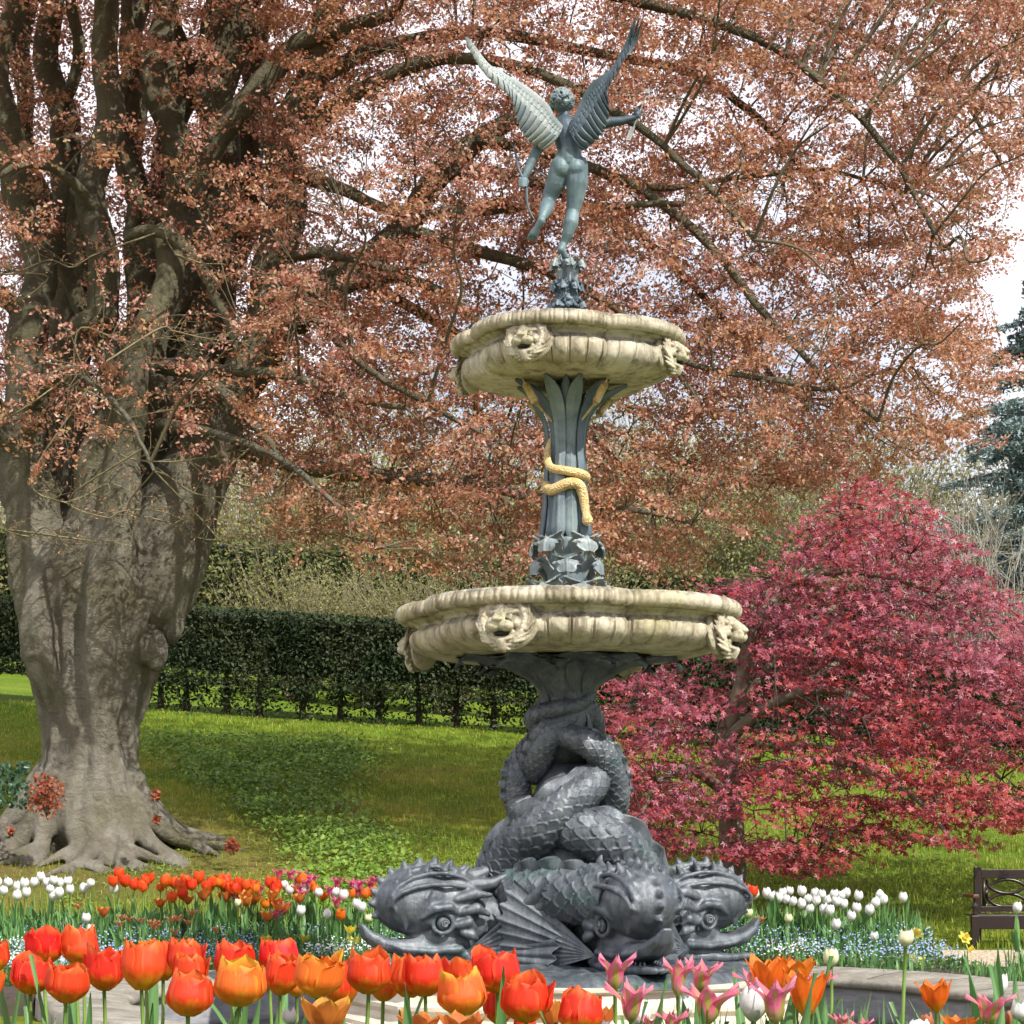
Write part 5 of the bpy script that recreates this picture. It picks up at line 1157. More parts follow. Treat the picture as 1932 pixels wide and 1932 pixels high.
for k in range(13):    # more stems rising behind and between
    u0 = random.uniform(70, 420); u1 = u0+(u0-210)*random.uniform(.3, .9)+random.uniform(-40, 60); d0 = random.uniform(-2.6, -.3); r0_ = random.uniform(18, 30); um = (u0*.6+u1*.4)+random.uniform(-25, 25)
    STEMS.append(1); ST_[len(ST_)] = limb(b, [(200+(u0-200)*.6, 1060, r0_*1.3, d0*.4), (u0, 820, r0_, d0*.8), (um, 480, r0_*.85, d0), (um*.4+u1*.6, 200, r0_*.7, d0*1.1), (u1, -60, r0_*.6, d0*1.2)], seg=10)
BIG = [
 [(360, 360, 30, .2), (400, 270, 28, .4), (457, 213, 26, .5), (534, 126, 22, .7), (600, 80, 17, .9), (760, 30, 11, 1.4)],
 [(560, 620, 20, .0), (610, 565, 17, .3), (700, 527, 13, .6), (800, 540, 9, .9), (900, 600, 6, 1.2)],
 [(236, 446, 10, 1.4), (286, 435, 11, 1.5), (335, 457, 11, 1.5), (381, 507, 10, 1.6), (430, 595, 8, 1.7), (450, 680, 6, 1.7)],
 [(500, 500, 15, .5), (565, 480, 12, .8), (650, 478, 9, 1.1), (760, 505, 6, 1.4)],
 [(560, 330, 16, .5), (640, 355, 12, .8), (725, 392, 10, 1.0), (830, 400, 9, 1.3), (990, 385, 8, 1.5), (1130, 380, 7, 1.8), (1300, 372, 5, 2.0)],
 [(375, 700, 16, .9), (450, 700, 11, 1.4), (553, 708, 9, 1.9), (640, 740, 7, 2.3), (760, 770, 5, 2.6)],
 [(300, 690, 15, 1.0), (350, 700, 17, 1.2), (400, 735, 14, 1.4), (450, 790, 9, 1.8), (520, 880, 5, 2.2)],
 [(440, 840, 22, .0), (600, 885, 16, .3), (816, 908, 13, .8), (920, 914, 12, 1.0), (1010, 942, 9, 1.2), (1150, 955, 6, 1.5), (1320, 990, 4, 1.8)],
 [(130, 640, 14, 1.0), (160, 605, 18, 1.2), (205, 590, 20, 1.0)],
 [(560, 260, 18, .5), (680, 170, 14, .9), (830, 110, 11, 1.4), (980, 120, 9, 1.9), (1140, 190, 8, 2.4), (1300, 310, 6, 2.8), (1420, 450, 4, 3.0)],
 [(590, 150, 18, .6), (720, 90, 13, 0), (900, 60, 12, -.5), (1100, 90, 10, -1.), (1300, 130, 8, -1.2), (1430, 220, 8, -1.4), (1540, 360, 6, -1.5), (1640, 560, 4, -1.5)],
 [(830, 325, 14, .5), (960, 330, 12, .2), (1100, 380, 10, -.2), (1250, 480, 8, -.5), (1400, 640, 6, -.8), (1520, 760, 4, -1)],
 [(740, 425, 14, .3), (860, 460, 12, .8), (1000, 500, 10, 1.2), (1130, 560, 8, 1.6), (1240, 660, 6, 2), (1330, 780, 4, 2.2)],
 [(900, 262, 12, .7), (1040, 290, 10, 1.0), (1200, 350, 9, 1.4), (1330, 450, 8, 1.8), (1440, 580, 7, 2.2), (1550, 700, 5, 2.5), (1660, 790, 4, 2.7)],
 [(640, -30, 16, .8), (900, -60, 12, 1.2), (1200, 0, 10, 1.6), (1450, 80, 8, 2.0), (1650, 250, 6, 2.3), (1780, 450, 4, 2.5)],
 [(660, 515, 13, .2), (780, 580, 10, -.2), (900, 650, 9, -.6), (1020, 740, 7, -1.), (1140, 850, 5, -1.3), (1230, 950, 3, -1.5)],
 [(700, -60, 14, -1.), (1000, -80, 11, -1.5), (1350, -20, 9, -2.), (1600, 60, 7, -2.2), (1800, 180, 5, -2.4), (1900, 330, 3, -2.5)],
 [(1180, 345, 7, 1.4), (1260, 355, 6, 1.2), (1380, 340, 5, 1.0), (1560, 330, 4, .8), (1700, 380, 3, .6)],
 [(1230, 660, 6, 2.0), (1350, 700, 5, 2.2), (1480, 720, 5, 2.3), (1580, 740, 4, 2.4), (1690, 700, 3, 2.4)],
 [(60, 860, 22, .6), (-40, 800, 16, 1.2), (-120, 780, 10, 1.8)], [(50, 600, 18, .5), (-40, 520, 12, .8), (-140, 480, 8, 1.)], [(200, 420, 12, .9), (120, 330, 9, 1.6), (40, 310, 6, 2.2), (-60, 350, 4, 2.6)],
 [(60, 760, 12, .9), (120, 700, 9, 1.8), (180, 720, 6, 2.4), (260, 800, 4, 2.8), (330, 900, 3, 3.)], [(300, 800, 12, .9), (420, 820, 8, 1.9), (540, 870, 6, 2.6), (640, 950, 4, 3.0)],
 [(520, 470, 12, .6), (600, 600, 8, 1.4), (700, 700, 6, 2.0), (820, 780, 5, 2.4), (960, 860, 3, 2.8)]]
big = MB(); CURV = list(ST_.values())
# roots spreading over the ground
def root_(L):
    pts = []
    for (u, v, r, d) in L: pts.append([*Bp(u, v, d), r*pxm])
    c = catmull(np.array(pts), 16); 
    for q in range(len(c)): c[q, 2] = max(c[q, 2], float(gz(BO[0]+c[q, 0], YB+c[q, 1]))-gB-c[q, 3]*.35)
    b.chain(list(c[:, :3]), list(c[:, 3]), 10); return c
for k in range(23):
    a = 2*PI*k/23+random.uniform(-.10, .10); ca, sa = math.cos(a), math.sin(a); R_ = random.uniform(1.6, 2.35)*(1.0+.12*(abs(ca) > .75)); pts = []; wob = random.uniform(-.35, .35); r_ = random.uniform(.8, 1.2)
    for t in np.linspace(0, 1, 14):
        r = .62+(R_-.62)*t; aa = a+wob*t*t+.08*math.sin(7*t+k); x, y = r*math.cos(aa), r*math.sin(aa)
        g = float(gz(BO[0]+x, YB+y))-gB; hz = 1.05*(1-t)**2.8; rad = (.14*(1-t)**1.0+.05)*r_
        pts.append([x, y, g+hz-rad*.35*t, rad])
    pts = np.array(pts); b.chain(list(pts[:, :3]), list(pts[:, 3]), 10)
    for q in range(2):       # fork
        i = random.randrange(6, 10); p = pts[i]; da = random.choice((-1, 1))*random.uniform(.4, .8); fk = []
        for t in np.linspace(0, 1, 8):
            x = p[0]+math.cos(a+da)*t*.8; y = p[1]+math.sin(a+da)*t*.8; g = float(gz(BO[0]+x, YB+y))-gB; rad = p[3]*.7*(1-t)+.03
            fk.append([x, y, max(g-rad*.3, p[2]*(1-t)+(g-rad*.3)*t), rad])
        fk = np.array(fk); b.chain(list(fk[:, :3]), list(fk[:, 3]), 8)
trunk_me = remesh(b, .042, 2)
nv = len(trunk_me.vertices); co = np.empty(nv*3, np.float32); trunk_me.vertices.foreach_get('co', co); co = co.reshape(-1, 3); no = np.empty(nv*3, np.float32); trunk_me.vertices.foreach_get('normal', no); no = no.reshape(-1, 3)
az_ = np.arctan2(co[:, 1], co[:, 0]); zt_ = co[:, 2]
flu = 1-np.abs(2*vnoise(az_*3.3+50, zt_*.55+.4*np.sin(az_*3), 81)-1)**.8; wri = vnoise(az_*5+50, zt_*6+3*vnoise(az_*4+9, zt_*2, 84), 83)-.5
lump = vnoise(co[:, 0]*1.9+50, co[:, 2]*1.6+co[:, 1]*1.3+30, 82)-.5
amp = sstep(0, 1.2, zt_)*(1-sstep(4.6, 6.5, zt_)); co += no*((flu-.55)*.15*amp+lump*.14*amp+wri*.035*(.3+.7*amp))[:, None]
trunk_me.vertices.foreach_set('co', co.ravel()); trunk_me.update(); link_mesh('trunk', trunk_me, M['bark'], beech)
for L in BIG:
    c = catmull(np.array([[*Bp(p[0], p[1], p[3]), p[2]*pxm] for p in L]), len(L)*6); c[:, :3] += np.cumsum(rng.normal(0, .015, (len(c), 3)), axis=0)*np.linspace(0, 1, len(c))[:, None]
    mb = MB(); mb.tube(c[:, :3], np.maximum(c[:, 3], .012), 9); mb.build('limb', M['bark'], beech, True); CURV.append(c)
# crown: sprays of leaves at the ends of twigs that grow from the limbs
def crown_density(u, v):
    d = .80+.0*u
    ed = np.interp(v, [-80, 250, 330, 480, 600, 700, 830, 900, 1000, 1060], [2080, 2010, 1930, 1880, 1875, 1895, 1880, 1760, 1420, 1320])
    d = d*sstep(0, 70, ed-u+25*np.sin(v*.03))
    bot = np.interp(u, [-200, 0, 120, 200, 380, 520, 700, 900, 1100, 1300, 1420, 1700, 1950], [820, 830, 900, 880, 860, 1010, 1070, 1100, 1100, 1090, 1000, 900, 820])
    d = d*sstep(-10, 60, bot-v)
    d = d*np.where(u < 480, .62+.34*sstep(560, 800, v)*(v < 900), 1)     # open centre over the stems
    for (a, b_, rx, ry, s) in [(640, 335, 75, 85, .88), (960, 515, 50, 32, .9), (700, 250, 60, 50, .5), (560, 180, 60, 50, .6), (1480, 235, 90, 22, .75), (1400, 200, 60, 30, .4), (1600, 360, 60, 60, .45), (870, 230, 60, 25, .5), (880, 150, 60, 20, .4),
                             (1120, 300, 60, 18, .55), (1700, 480, 60, 60, .35), (1180, 560, 80, 30, .3), (740, 430, 50, 40, .6), (600, 480, 40, 40, .6), (330, 950, 160, 70, .75), (850, 800, 80, 60, .35), (640, 860, 120, 40, .45), (800, 1010, 90, 30, .35), (150, 1000, 200, 80, .8), (1000, 240, 50, 30, .3), (1790, 300, 50, 60, .5), (960, 330, 40, 60, .45), (1230, 250, 60, 20, .4), (560, 960, 110, 55, .6), (470, 300, 60, 160, .35), (230, 400, 150, 200, .45), (150, 150, 200, 150, .25)]:
        d = d*(1-s*np.exp(-(((u-a)/rx)**2+((v-b_)/ry)**2)))
    d = d*(.45+.75*vnoise(u+400, v*1.6+200, 11, 1/75.))*(.6+.55*vnoise(u+400, v*1.7+200, 12, 1/30.))
    return d
N0 = 12800; u = rng.uniform(-260, 2060, N0); v = rng.uniform(-260, 1120, N0); k = rng.random(N0) < crown_density(u, v)*1.05; u, v = u[k], v[k]
dep = rng.normal(.3, 1.9, len(u))+np.where(u < 500, np.where(rng.random(len(u)) < .24, 1.9, -2.6), 0); dep = np.clip(dep, -5, 5.2)
TG = np.stack([(u-966)/F*YB*1.0, np.full(len(u), YB), EYE+(HZ-v)/F*YB], 1); TG[:, 0] += 0; 
TG = np.stack([(u-966)/F*(YB-dep), YB-dep, EYE+(HZ-v)/F*(YB-dep)], 1)-BO
# secondary branches
nodes = np.vstack([c[int(len(c)*.25):, :3] for c in CURV]); nrad = np.concatenate([c[int(len(c)*.25):, 3] for c in CURV])
order = rng.permutation(len(TG)); sec = []; SN, SR = [nodes], [nrad]
for i in order[:420]:
    t = TG[i]; q = t-np.array([.5, 0, -.5]); allN = nodes; d = np.linalg.norm((allN-t)*np.array([1, 1, .9]), axis=1)+.6*np.maximum(0, allN[:, 0]-t[0]+.3); j = int(np.argmin(d)); p = allN[j]
    if np.linalg.norm(t-p) < .3: continue
    L_ = np.linalg.norm(t-p); mid = (p+t)/2+np.array([0, 0, .10*L_])+rng.normal(0, .06*L_, 3); c = catmull(np.array([p, (p+mid)/2+rng.normal(0, .03*L_, 3)+[0, 0, .03*L_], mid, (mid+t)/2+rng.normal(0, .04*L_, 3), t]), 14)
    r = np.linspace(min(.034, .008+.008*L_), .008, 14); sec.append((c, r)); SN.append(c[3:]); SR.append(r[3:])
link_mesh('branches', mtubes('branches', sec, 5), M['twigb'], beech)
N2 = np.vstack(SN); tw = []
tgt = []; 
for i in range(len(TG)):
    t = TG[i]; d = np.einsum('ij,ij->i', N2-t, N2-t)+.4*np.maximum(0, N2[:, 0]-t[0]+.2); j = int(np.argmin(d)); p = N2[j]; L_ = np.linalg.norm(t-p)
    mid = (p+t)/2+np.array([0, 0, .08*L_])+rng.normal(0, .05*L_+.01, 3); tw.append((np.array([p, (p+mid)/2+rng.normal(0, .02, 3), mid, (mid+t)/2, t]), np.array([.009, .008, .006, .005, .003])))
    out = unit(t-p) if L_ > .05 else unit(rng.normal(size=3)); out = unit(out*np.array([1, 1, .5])+np.array([.2, 0, -.12])+rng.normal(0, .35, 3)*np.array([1, 1, .5])); e = t+out*.45
    tw.append((np.array([t, t+out*.2+rng.normal(0, .02, 3), e]), np.array([.005, .004, .002]))); tgt.append((mid, t, e, out))
link_mesh('twigs', mtubes('twigs', tw, 3), M['twigb'], beech)
pos = []
for (mid, t, e, out) in tgt:
    n = rng.integers(64, 108); s = rng.random(n); side = unit(np.cross(out, [0, 0, 1.])); c_ = np.where(s[:, None] < .35, mid+(t-mid)*(s/.35)[:, None], t+(e-t)*((s-.35)/.65)[:, None])
    pos.append(c_+side*rng.normal(0, .125, n)[:, None]+np.array([0, 0, 1])*(rng.normal(-.02, .035, n))[:, None]+rng.normal(0, .022, (n, 3)))
pos = np.vstack(pos)
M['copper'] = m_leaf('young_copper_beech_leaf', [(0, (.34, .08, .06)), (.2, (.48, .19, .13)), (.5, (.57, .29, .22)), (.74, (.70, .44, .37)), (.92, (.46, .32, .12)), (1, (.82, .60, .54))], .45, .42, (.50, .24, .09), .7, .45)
sz = .066*rng.uniform(.5, 1.35, len(pos))
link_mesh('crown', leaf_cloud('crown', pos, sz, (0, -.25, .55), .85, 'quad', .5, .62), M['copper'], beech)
print('beech leaves', len(pos), 'clusters', len(TG))
# the far side of the crown, behind the stems
nf_ = 2600; u = rng.uniform(-120, 680, nf_); v = rng.uniform(-80, 880, nf_); k = rng.random(nf_) < (.35+.9*vnoise(u+300, v*1.5+200, 91, 1/60.))*(1-.8*np.exp(-((u-640)/80)**2-((v-330)/90)**2)); u, v = u[k], v[k]; yb_ = YB+rng.uniform(2.6, 6.5, len(u))
cc = np.stack([(u-966)/F*yb_, yb_, EYE+(HZ-v)/F*yb_], 1)-BO; i_ = rng.integers(0, len(cc), 42000)
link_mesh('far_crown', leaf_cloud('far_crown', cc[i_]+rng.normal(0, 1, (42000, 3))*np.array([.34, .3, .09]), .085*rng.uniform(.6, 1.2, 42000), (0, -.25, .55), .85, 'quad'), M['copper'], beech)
# the top of the crown, above the picture, which shades the stems
nt_ = 18000; cc = np.stack([rng.uniform(-7, 6, 700), rng.uniform(-8, 6, 700), rng.uniform(11.6, 20, 700)], 1)
cc = cc[(((cc[:, 0]+.5)/6.5)**2+(cc[:, 1]/9)**2+((cc[:, 2]-10)/11)**2) < 1]; cc = cc[cc[:, 2] > (EYE+1720/F*(YB+cc[:, 1])-gB)]
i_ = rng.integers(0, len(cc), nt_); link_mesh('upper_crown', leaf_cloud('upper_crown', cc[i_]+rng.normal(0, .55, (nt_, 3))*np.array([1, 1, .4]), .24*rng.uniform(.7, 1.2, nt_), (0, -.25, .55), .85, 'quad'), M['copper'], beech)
# hanging bare twigs with buds in front of the trunk
tw = []; bp = []
for (u, v, d, L_, ax) in [(120, 720, 2.2, 2.2, 1), (60, 900, 2.4, 1.9, 1), (200, 830, 2.4, 2.0, 1), (320, 900, 2.6, 2.0, 1), (20, 1000, 2.3, 1.4, 1), (240, 960, 2.4, 2.4, 1), (150, 620, 2.2, 1.8, 1), (90, 520, 2.2, 1.8, -1), (380, 980, 2.5, 2.2, 1), (300, 620, 2.4, 1.6, 1), (420, 900, 2.4, 2.2, 1), (180, 480, 2.3, 1.5, -1), (500, 960, 2.6, 1.8, 1), (60, 760, 2.5, 1.6, -1), (330, 480, 2.3, 1.6, 1), (130, 940, 2.7, 2.0, 1)]:
    p = Bp(u, v, d); par = N2[int(np.argmin(np.linalg.norm(N2-p, axis=1)))]; dr = np.array([ax*.8, .1, -.25]); ps = [par, p]
    for q in range(1, 5): ps.append(p+dr*L_*q/4+rng.normal(0, .10, 3)+np.array([0, 0, .12*(q-2)]))
    c = catmull(np.array(ps), 24); tw.append((c, np.linspace(.016, .005, 24)))
    for q in range(26):
        o = c[random.randrange(5, 24)]; dd = unit(np.array([ax*.6, .2, .25])+rng.normal(0, .6, 3)); l2 = random.uniform(.2, .6); e = o+dd*l2; mm_ = (o+e)/2+rng.normal(0, .03, 3); tw.append((np.array([o, mm_, e]), np.array([.006, .004, .002]))); bp += [e, mm_, o+(e-o)*.8]
M['paletwig'] = m_simple('lichened_twig', (.22, .20, .11), .8, (.15, .12, .06), 4); link_mesh('hanging_twigs', mtubes('hanging_twigs', tw, 4), M['paletwig'], beech)
bp = np.array(bp); M['budm'] = m_leaf('unopened_bud', [(0, (.42, .20, .11)), (1, (.55, .33, .20))], .3); link_mesh('buds', leaf_cloud('buds', bp+rng.normal(0, .03, bp.shape), .06, (0, 0, .5), 1, asp=.35), M['budm'], beech)
# leafy shoots sprouting among the roots
M['sprout'] = m_leaf('copper_shoot_leaf', [(0, (.26, .05, .03)), (1, (.42, .14, .06))], .3)
for (u, v, r, n, lab) in [(85, 1500, 38, 330, 'leafy coppery shoot against the left of the beech foot'), (293, 1498, 12, 50, 'small copper shoot on the middle of the beech roots'), (296, 1547, 8, 30, 'smallest copper shoot low on the beech roots'), (438, 1596, 14, 90, 'copper shoot at the tip of the right-hand root'), (20, 1567, 9, 30, 'small copper shoot at the left edge by the roots')]:
    yy = YB-2.35 if u < 400 else YB-1.9; p = P(u, v, yy); root = empty('beech_shoot', tuple(p), 0, lab, 'shoot', 'copper shoots at the beech foot'); R_ = r*yy/F
    link_mesh('leaves', leaf_cloud('leaves', unit(rng.normal(size=(n, 3)))*(rng.random((n, 1))**.5)*R_*np.array([1, .6, 1.15]), .075, (0, -.5, .4), .8), M['sprout'], root)
    link_mesh('twigs', mtubes('twigs', [(np.array([[0, .15, -R_*1.2], rng.normal(0, R_*.2, 3), rng.normal(0, R_*.6, 3)]), np.array([.01, .006, .003])) for _ in range(8)], 3), M['twigb'], root)
x = rng.uniform(-.25, .25, 260); zq = rng.uniform(-.35, .3, 260); p = P(22, 1478, YB-1.9)
M['ivy'] = m_leaf('ivy_leaf', [(0, (.02, .06, .03)), (1, (.06, .12, .06))], .1, .35); iv = empty('ivy', tuple(p), 0, 'dark ivy patch at the left of the beech foot', 'ivy'); link_mesh('leaves', leaf_cloud('leaves', np.stack([x, rng.normal(0, .12, 260), zq], 1), .09, (0, -1, .3), .5), M['ivy'], iv)

# ------------------------------------------------------------------ Japanese maple
YM = 26.5; MX = (1375-966)/F*YM; MG = float(gz(MX, YM)); maple = empty('japanese_maple', (MX, YM, MG), 0, 'low spreading Japanese maple in crimson leaf, drooping over the lawn beside the bench', 'tree')
MO = np.array([MX, YM, MG])
def Mp(u, v, d=0): return P(u, v, YM-d)-MO
M['mbark'] = m_simple('maple_bark', (.10, .075, .05), .8, (.19, .16, .11), 5, .3, 12); M['mtwig'] = m_simple('maple_twig', (.055, .032, .025), .8)
ML = [[(1385, 1700, 26, 0), (1380, 1560, 24, 0), (1372, 1450, 22, 0), (1368, 1372, 20, 0)],
 [(1368, 1385, 17, 0), (1388, 1330, 15, .1), (1405, 1262, 14, .2), (1420, 1190, 12, .3), (1470, 1120, 8, -.2), (1540, 1050, 5, -.8), (1610, 980, 3, -1.2)],
 [(1368, 1400, 16, 0), (1430, 1345, 11, .3), (1500, 1310, 10, .5), (1570, 1302, 8, .6), (1660, 1330, 6, .9), (1780, 1390, 5, 1.2), (1890, 1470, 3, 1.4)],
 [(1405, 1262, 9, .2), (1360, 1200, 7, .2), (1300, 1170, 5, .1), (1230, 1160, 3, 0)], [(1368, 1400, 12, 0), (1320, 1380, 8, .5), (1250, 1380, 6, .8), (1180, 1420, 4, 1.0)],
 [(1440, 1120, 8, .4), (1560, 1080, 7, .3), (1680, 1090, 5, .2), (1800, 1140, 4, .1), (1900, 1220, 3, 0)], [(1500, 1310, 8, .5), (1600, 1240, 7, 0), (1730, 1210, 5, -.3), (1870, 1240, 3, -.5)],
 [(1380, 1480, 12, 0), (1480, 1440, 9, .9), (1600, 1440, 7, 1.5), (1720, 1500, 5, 1.9), (1800, 1590, 3, 2.1)], [(1375, 1500, 12, 0), (1300, 1450, 9, .9), (1240, 1480, 6, 1.4), (1200, 1560, 3, 1.7)],
 [(1385, 1350, 9, -.3), (1500, 1200, 7, -1.2), (1650, 1120, 5, -2.0), (1820, 1180, 3, -2.6)]]
mb = MB(); mn = []
for L in ML:
    c = catmull(np.array([[*Mp(p[0], p[1], p[3]), p[2]*YM/F] for p in L]), len(L)*5); c[:, 2] = np.maximum(c[:, 2], -.2) if L is ML[0] else c[:, 2]; mb.tube(c[:, :3], c[:, 3], 8); mn.append(c[4:, :3])
mb.build('trunk', M['mbark'], maple, True); mn = np.vstack(mn)
def md(u, v):
    top = np.interp(u, [1130, 1180, 1250, 1330, 1400, 1450, 1520, 1580, 1650, 1720, 1790, 1850, 1900, 2100], [1300, 1240, 1140, 1095, 1085, 1080, 960, 905, 880, 930, 1000, 1090, 1140, 1200])
    bot = np.interp(u, [1130, 1160, 1250, 1350, 1450, 1560, 1650, 1680, 1720, 1800, 1880, 2100], [1450, 1560, 1640, 1600, 1660, 1650, 1650, 1600, 1590, 1610, 1590, 1540])
    d = sstep(0, 22, v-top)*sstep(0, 30, bot-v)*sstep(1128, 1170, u)
    for (a, b_, rx, ry, s) in [(1470, 1350, 100, 46, .85), (1395, 1290, 45, 60, .92), (1320, 1230, 70, 42, .7), (1660, 1610, 60, 40, .5), (1500, 1570, 60, 40, .55), (1230, 1200, 50, 40, .5), (1590, 1420, 70, 16, .6), (1500, 1110, 70, 30, .4), (1250, 1420, 90, 15, .45), (1870, 1440, 60, 18, .4), (1600, 1530, 70, 25, .5), (1350, 1520, 70, 18, .4)]:
        d = d*(1-s*np.exp(-(((u-a)/rx)**2+((v-b_)/ry)**2)))
    return d*(.12+1.25*vnoise(u+20, v*2.1, 31, 1/55.))
N0 = 4200; u = rng.uniform(1120, 2120, N0); v = rng.uniform(860, 1680, N0); k = rng.random(N0) < md(u, v); u, v = u[k], v[k]
dep = rng.uniform(-2.4, 2.6, len(u))-.9*np.clip((1250-v)/350, -.6, 1); TG2 = P(0, 0, 1)*0+np.stack([(u-966)/F*(YM-dep), YM-dep, EYE+(HZ-v)/F*(YM-dep)], 1)
TG2[:, 2] = np.maximum(TG2[:, 2], gz(TG2[:, 0], TG2[:, 1])+.12); TG2 -= MO
tw = []; pos = []; N3 = mn
for i in range(len(TG2)):
    t = TG2[i]; d = np.linalg.norm(N3-t, axis=1); j = int(np.argmin(d)); p = N3[j]; L_ = d[j]
    if L_ < 2.2: tw.append((np.array([p, (p+t)/2+[0, 0, .12*L_], t]), np.array([.007+.003*L_, .006, .003])))
    if i % 3 == 0 and L_ < 2.2: N3 = np.vstack([N3, t, (p+t)/2+[0, 0, .12*L_]])
    out = unit(np.array([t[0]-0, t[1]*.6, 0])+rng.normal(0, .8, 3)*[1, 1, 0]); n = rng.integers(13, 24); s = rng.random(n)-.35; side = np.cross(out, [0, 0, 1.])
    pos.append(t+out*(s*.62)[:, None]+side*rng.normal(0, .17, n)[:, None]+np.array([0, 0, 1])*(-.14*np.maximum(0, s)**1.2-.05*rng.random(n)+rng.normal(0, .03, n))[:, None])
link_mesh('branches', mtubes('branches', tw, 4), M['mtwig'], maple)
pos = np.vstack(pos); print('maple leaves', len(pos))
M['maple'] = m_leaf('crimson_maple_leaf', [(0, (.15, .022, .036)), (.4, (.27, .052, .080)), (.7, (.38, .115, .165)), (.88, (.44, .050, .045)), (1, (.52, .22, .28))], .38, .38, (.42, .05, .03), .4, .5)
link_mesh('crown', leaf_cloud('crown', pos, .120*rng.uniform(.55, 1.25, len(pos)), (.1, -.55, .8), .42, 'maple'), M['maple'], maple)
# second red maple just showing at the right edge
x = rng.normal(0, .8, 1500); mp2 = empty('maple_shrub', tuple(P(1960, 1250, 31)), 0, 'dark red maple just showing at the right edge behind the larger one', 'shrub')
link_mesh('crown', leaf_cloud('crown', np.stack([x, rng.normal(0, .5, 1500), rng.normal(0, .45, 1500)], 1), .14, (.1, -.5, .8), .5, 'maple'), M['maple'], mp2)
b = MB(); b.tube([(0, 0, -1.6), (.1, 0, -.5), (0, 0, .3)], [.07, .05, .02], 7); b.build('trunk', M['mbark'], mp2)

# ------------------------------------------------------------------ grass and ground plants on the bank
M['grass'] = m_leaf('grass_blade', [(0, (.14, .23, .015)), (.6, (.25, .33, .03)), (1, (.40, .38, .08))], .35)
def cond(x, y): return (rng.random(len(x)) < .25+.9*vnoise(x+50, y, 44, .8)) & ~((np.hypot(x+6.2, y-30) < 3.6) & (rng.random(len(x)) < .8)) & ~((x > 1) & (y < 22.9))
x, y = scatter(70000, -9.5, 9.5, 22.5, 37, cond)
tag(link_mesh('grass', blades('grass', np.stack([x, y, gz(x, y)], 1), .035+.06*rng.random(len(x))*(1+1.0*(vnoise(x+9, y, 5, 1.1) > .62)), .012, .7), M['grass']), 'short rough grass on the bank', 'grass', kind='stuff')
x, y = scatter(26000, -14, 12, 36, 45, lambda x, y: x > -99)
tag(link_mesh('grass', blades('grass', np.stack([x, y, gz(x, y)], 1), .05+.05*rng.random(len(x)), .02, .7), M['grass']), 'grass at the top of the bank before the hedge', 'grass', kind='stuff')
M['nettle'] = m_leaf('nettle_leaf', [(0, (.09, .18, .02)), (.5, (.16, .28, .035)), (1, (.28, .38, .07))], .25, .5)
def nd(x, y):
    u = 966+F*x/y; v = HZ+F*(EYE-gz(x, y))/y
    c = np.interp(v, [1395, 1440, 1500, 1560, 1640], [480, 500, 520, 600, 660]); w = np.interp(v, [1390, 1440, 1500, 1560, 1640], [190, 200, 130, 100, 120])
    return rng.random(len(x)) < np.exp(-((u-c)/w)**4)*(.25+1.1*vnoise(x+30, y, 61, 1.0))
x, y = scatter(24000, -8, 1.5, 24.6, 41.5, nd); hgt = .05+.20*rng.random(len(x))*(.4+vnoise(x+30, y, 62, 1.6))
tag(link_mesh('nettles', leaf_cloud('nettles', np.stack([x, y, gz(x, y)+hgt], 1), .10*rng.uniform(.6, 1.2, len(x)), (0, -.3, 1), .5), M['nettle']), 'patch of green nettles and ground cover on the bank by the beech', 'ground cover', kind='stuff')
x, y = scatter(9000, -6, 6, 24.2, 33, lambda x, y: rng.random(len(x)) < vnoise(x+99, y, 71, 1.3)**2)
tag(link_mesh('clover', leaf_cloud('clover', np.stack([x, y, gz(x, y)+.03], 1), .05, (0, 0, 1), .5), M['nettle']), 'low clover scattered over the bank', 'ground cover', kind='stuff')

# ------------------------------------------------------------------ light, sky, camera
EL, AZ = math.radians(45), math.radians(38)
sd = Vector((math.sin(AZ)*math.cos(EL), -math.cos(AZ)*math.cos(EL), math.sin(EL)))
ld = bpy.data.lights.new('sun', 'SUN'); ld.energy = 4.9; ld.angle = math.radians(.5); ld.color = (1, .955, .88)
lo = bpy.data.objects.new('sun', ld); C.objects.link(lo); lo.rotation_euler = sd.to_track_quat('Z', 'Y').to_euler(); lo.location = (10, -10, 20)
w = bpy.data.worlds.new('World'); sc.world = w; w.use_nodes = True; nt = w.node_tree; N_ = nt.nodes; Lk = nt.links
bg = N_['Background']; sky = N_.new('ShaderNodeTexSky'); sky.sky_type = 'NISHITA'; sky.sun_disc = False; sky.sun_elevation = EL; sky.sun_rotation = PI+AZ; sky.dust_density = 2; Lk.new(sky.outputs[0], bg.inputs[0]); bg.inputs[1].default_value = .12
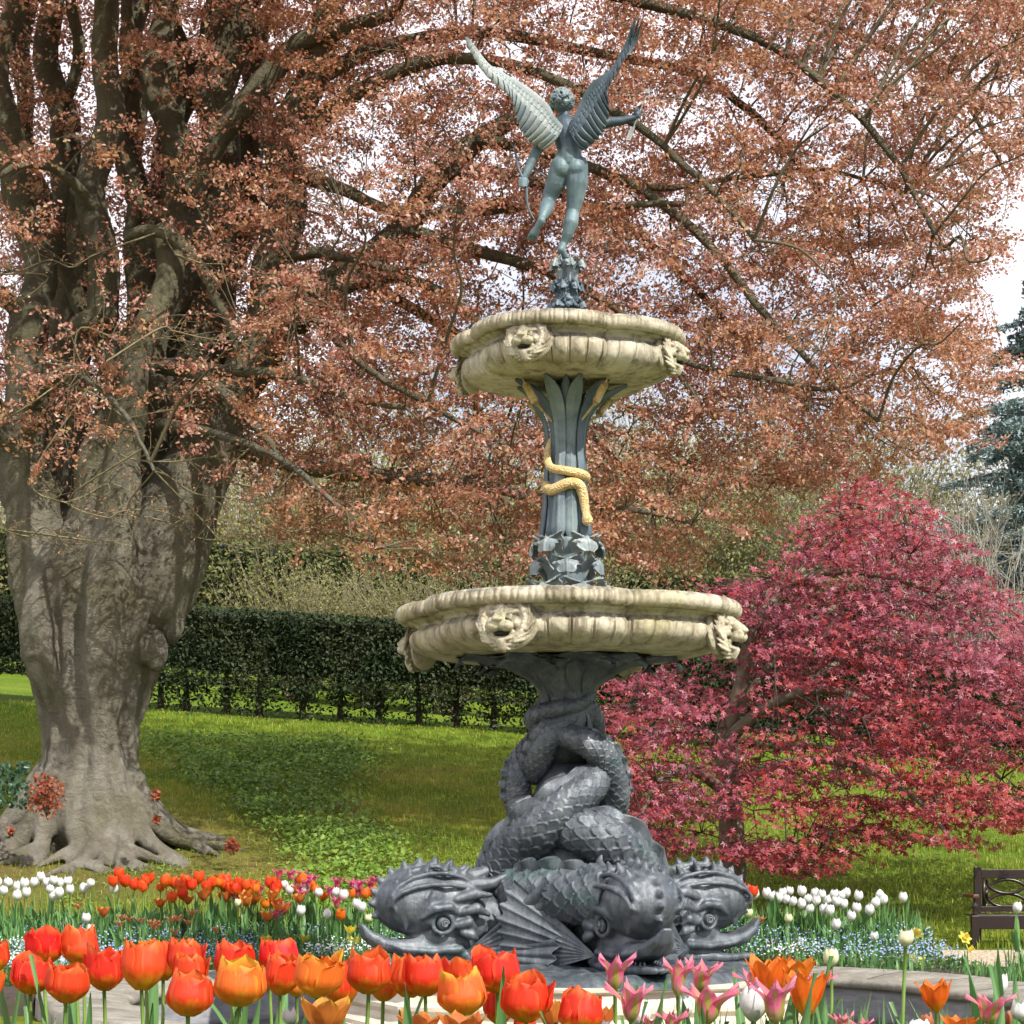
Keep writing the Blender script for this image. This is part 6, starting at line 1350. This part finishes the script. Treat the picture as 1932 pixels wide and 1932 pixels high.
bg2 = N_.new('ShaderNodeBackground'); bg2.inputs[0].default_value = (.96, .93, 1.0, 1); bg2.inputs[1].default_value = 1.05
tc = N_.new('ShaderNodeTexCoord'); ns = N_.new('ShaderNodeTexNoise'); ns.inputs['Scale'].default_value = 2.2; ns.inputs['Detail'].default_value = 6; Lk.new(tc.outputs['Generated'], ns.inputs[0])
sp = N_.new('ShaderNodeSeparateXYZ'); Lk.new(tc.outputs['Generated'], sp.inputs[0]); mr = N_.new('ShaderNodeMapRange'); Lk.new(sp.outputs['Z'], mr.inputs[0]); mr.inputs[1].default_value = .45; mr.inputs[2].default_value = .75; mr.inputs[3].default_value = 1; mr.inputs[4].default_value = .3
cr = N_.new('ShaderNodeValToRGB'); cr.color_ramp.elements[0].position = .28; cr.color_ramp.elements[1].position = .5; Lk.new(ns.outputs[0], cr.inputs[0]); mu = N_.new('ShaderNodeMath'); mu.operation = 'MULTIPLY'; Lk.new(cr.outputs[0], mu.inputs[0]); Lk.new(mr.outputs[0], mu.inputs[1])
mx = N_.new('ShaderNodeMixShader'); Lk.new(mu.outputs[0], mx.inputs[0]); Lk.new(bg.outputs[0], mx.inputs[1]); Lk.new(bg2.outputs[0], mx.inputs[2]); Lk.new(mx.outputs[0], N_['World Output'].inputs[0])
cd = bpy.data.cameras.new('camera'); cam = bpy.data.objects.new('camera', cd); C.objects.link(cam); sc.camera = cam
cam.location = (0, 0, EYE); cam.rotation_euler = (PI/2, 0, 0); cd.sensor_width = 36; cd.lens = 36*F/1932; cd.shift_y = (HZ-966)/1932; cd.clip_end = 1000; cd.clip_start = .05
sc.view_settings.view_transform = 'Standard'; sc.view_settings.look = 'None'; sc.view_settings.exposure = 0.4; sc.view_settings.gamma = 1
sc.render.engine = 'CYCLES'; sc.cycles.use_denoising = True; sc.cycles.adaptive_threshold = .03; sc.cycles.use_light_tree = False; sc.cycles.max_bounces = 4; sc.cycles.transparent_max_bounces = 4; sc.cycles.diffuse_bounces = 2; sc.cycles.caustics_reflective = False; sc.cycles.caustics_refractive = False; sc.cycles.glossy_bounces = 2
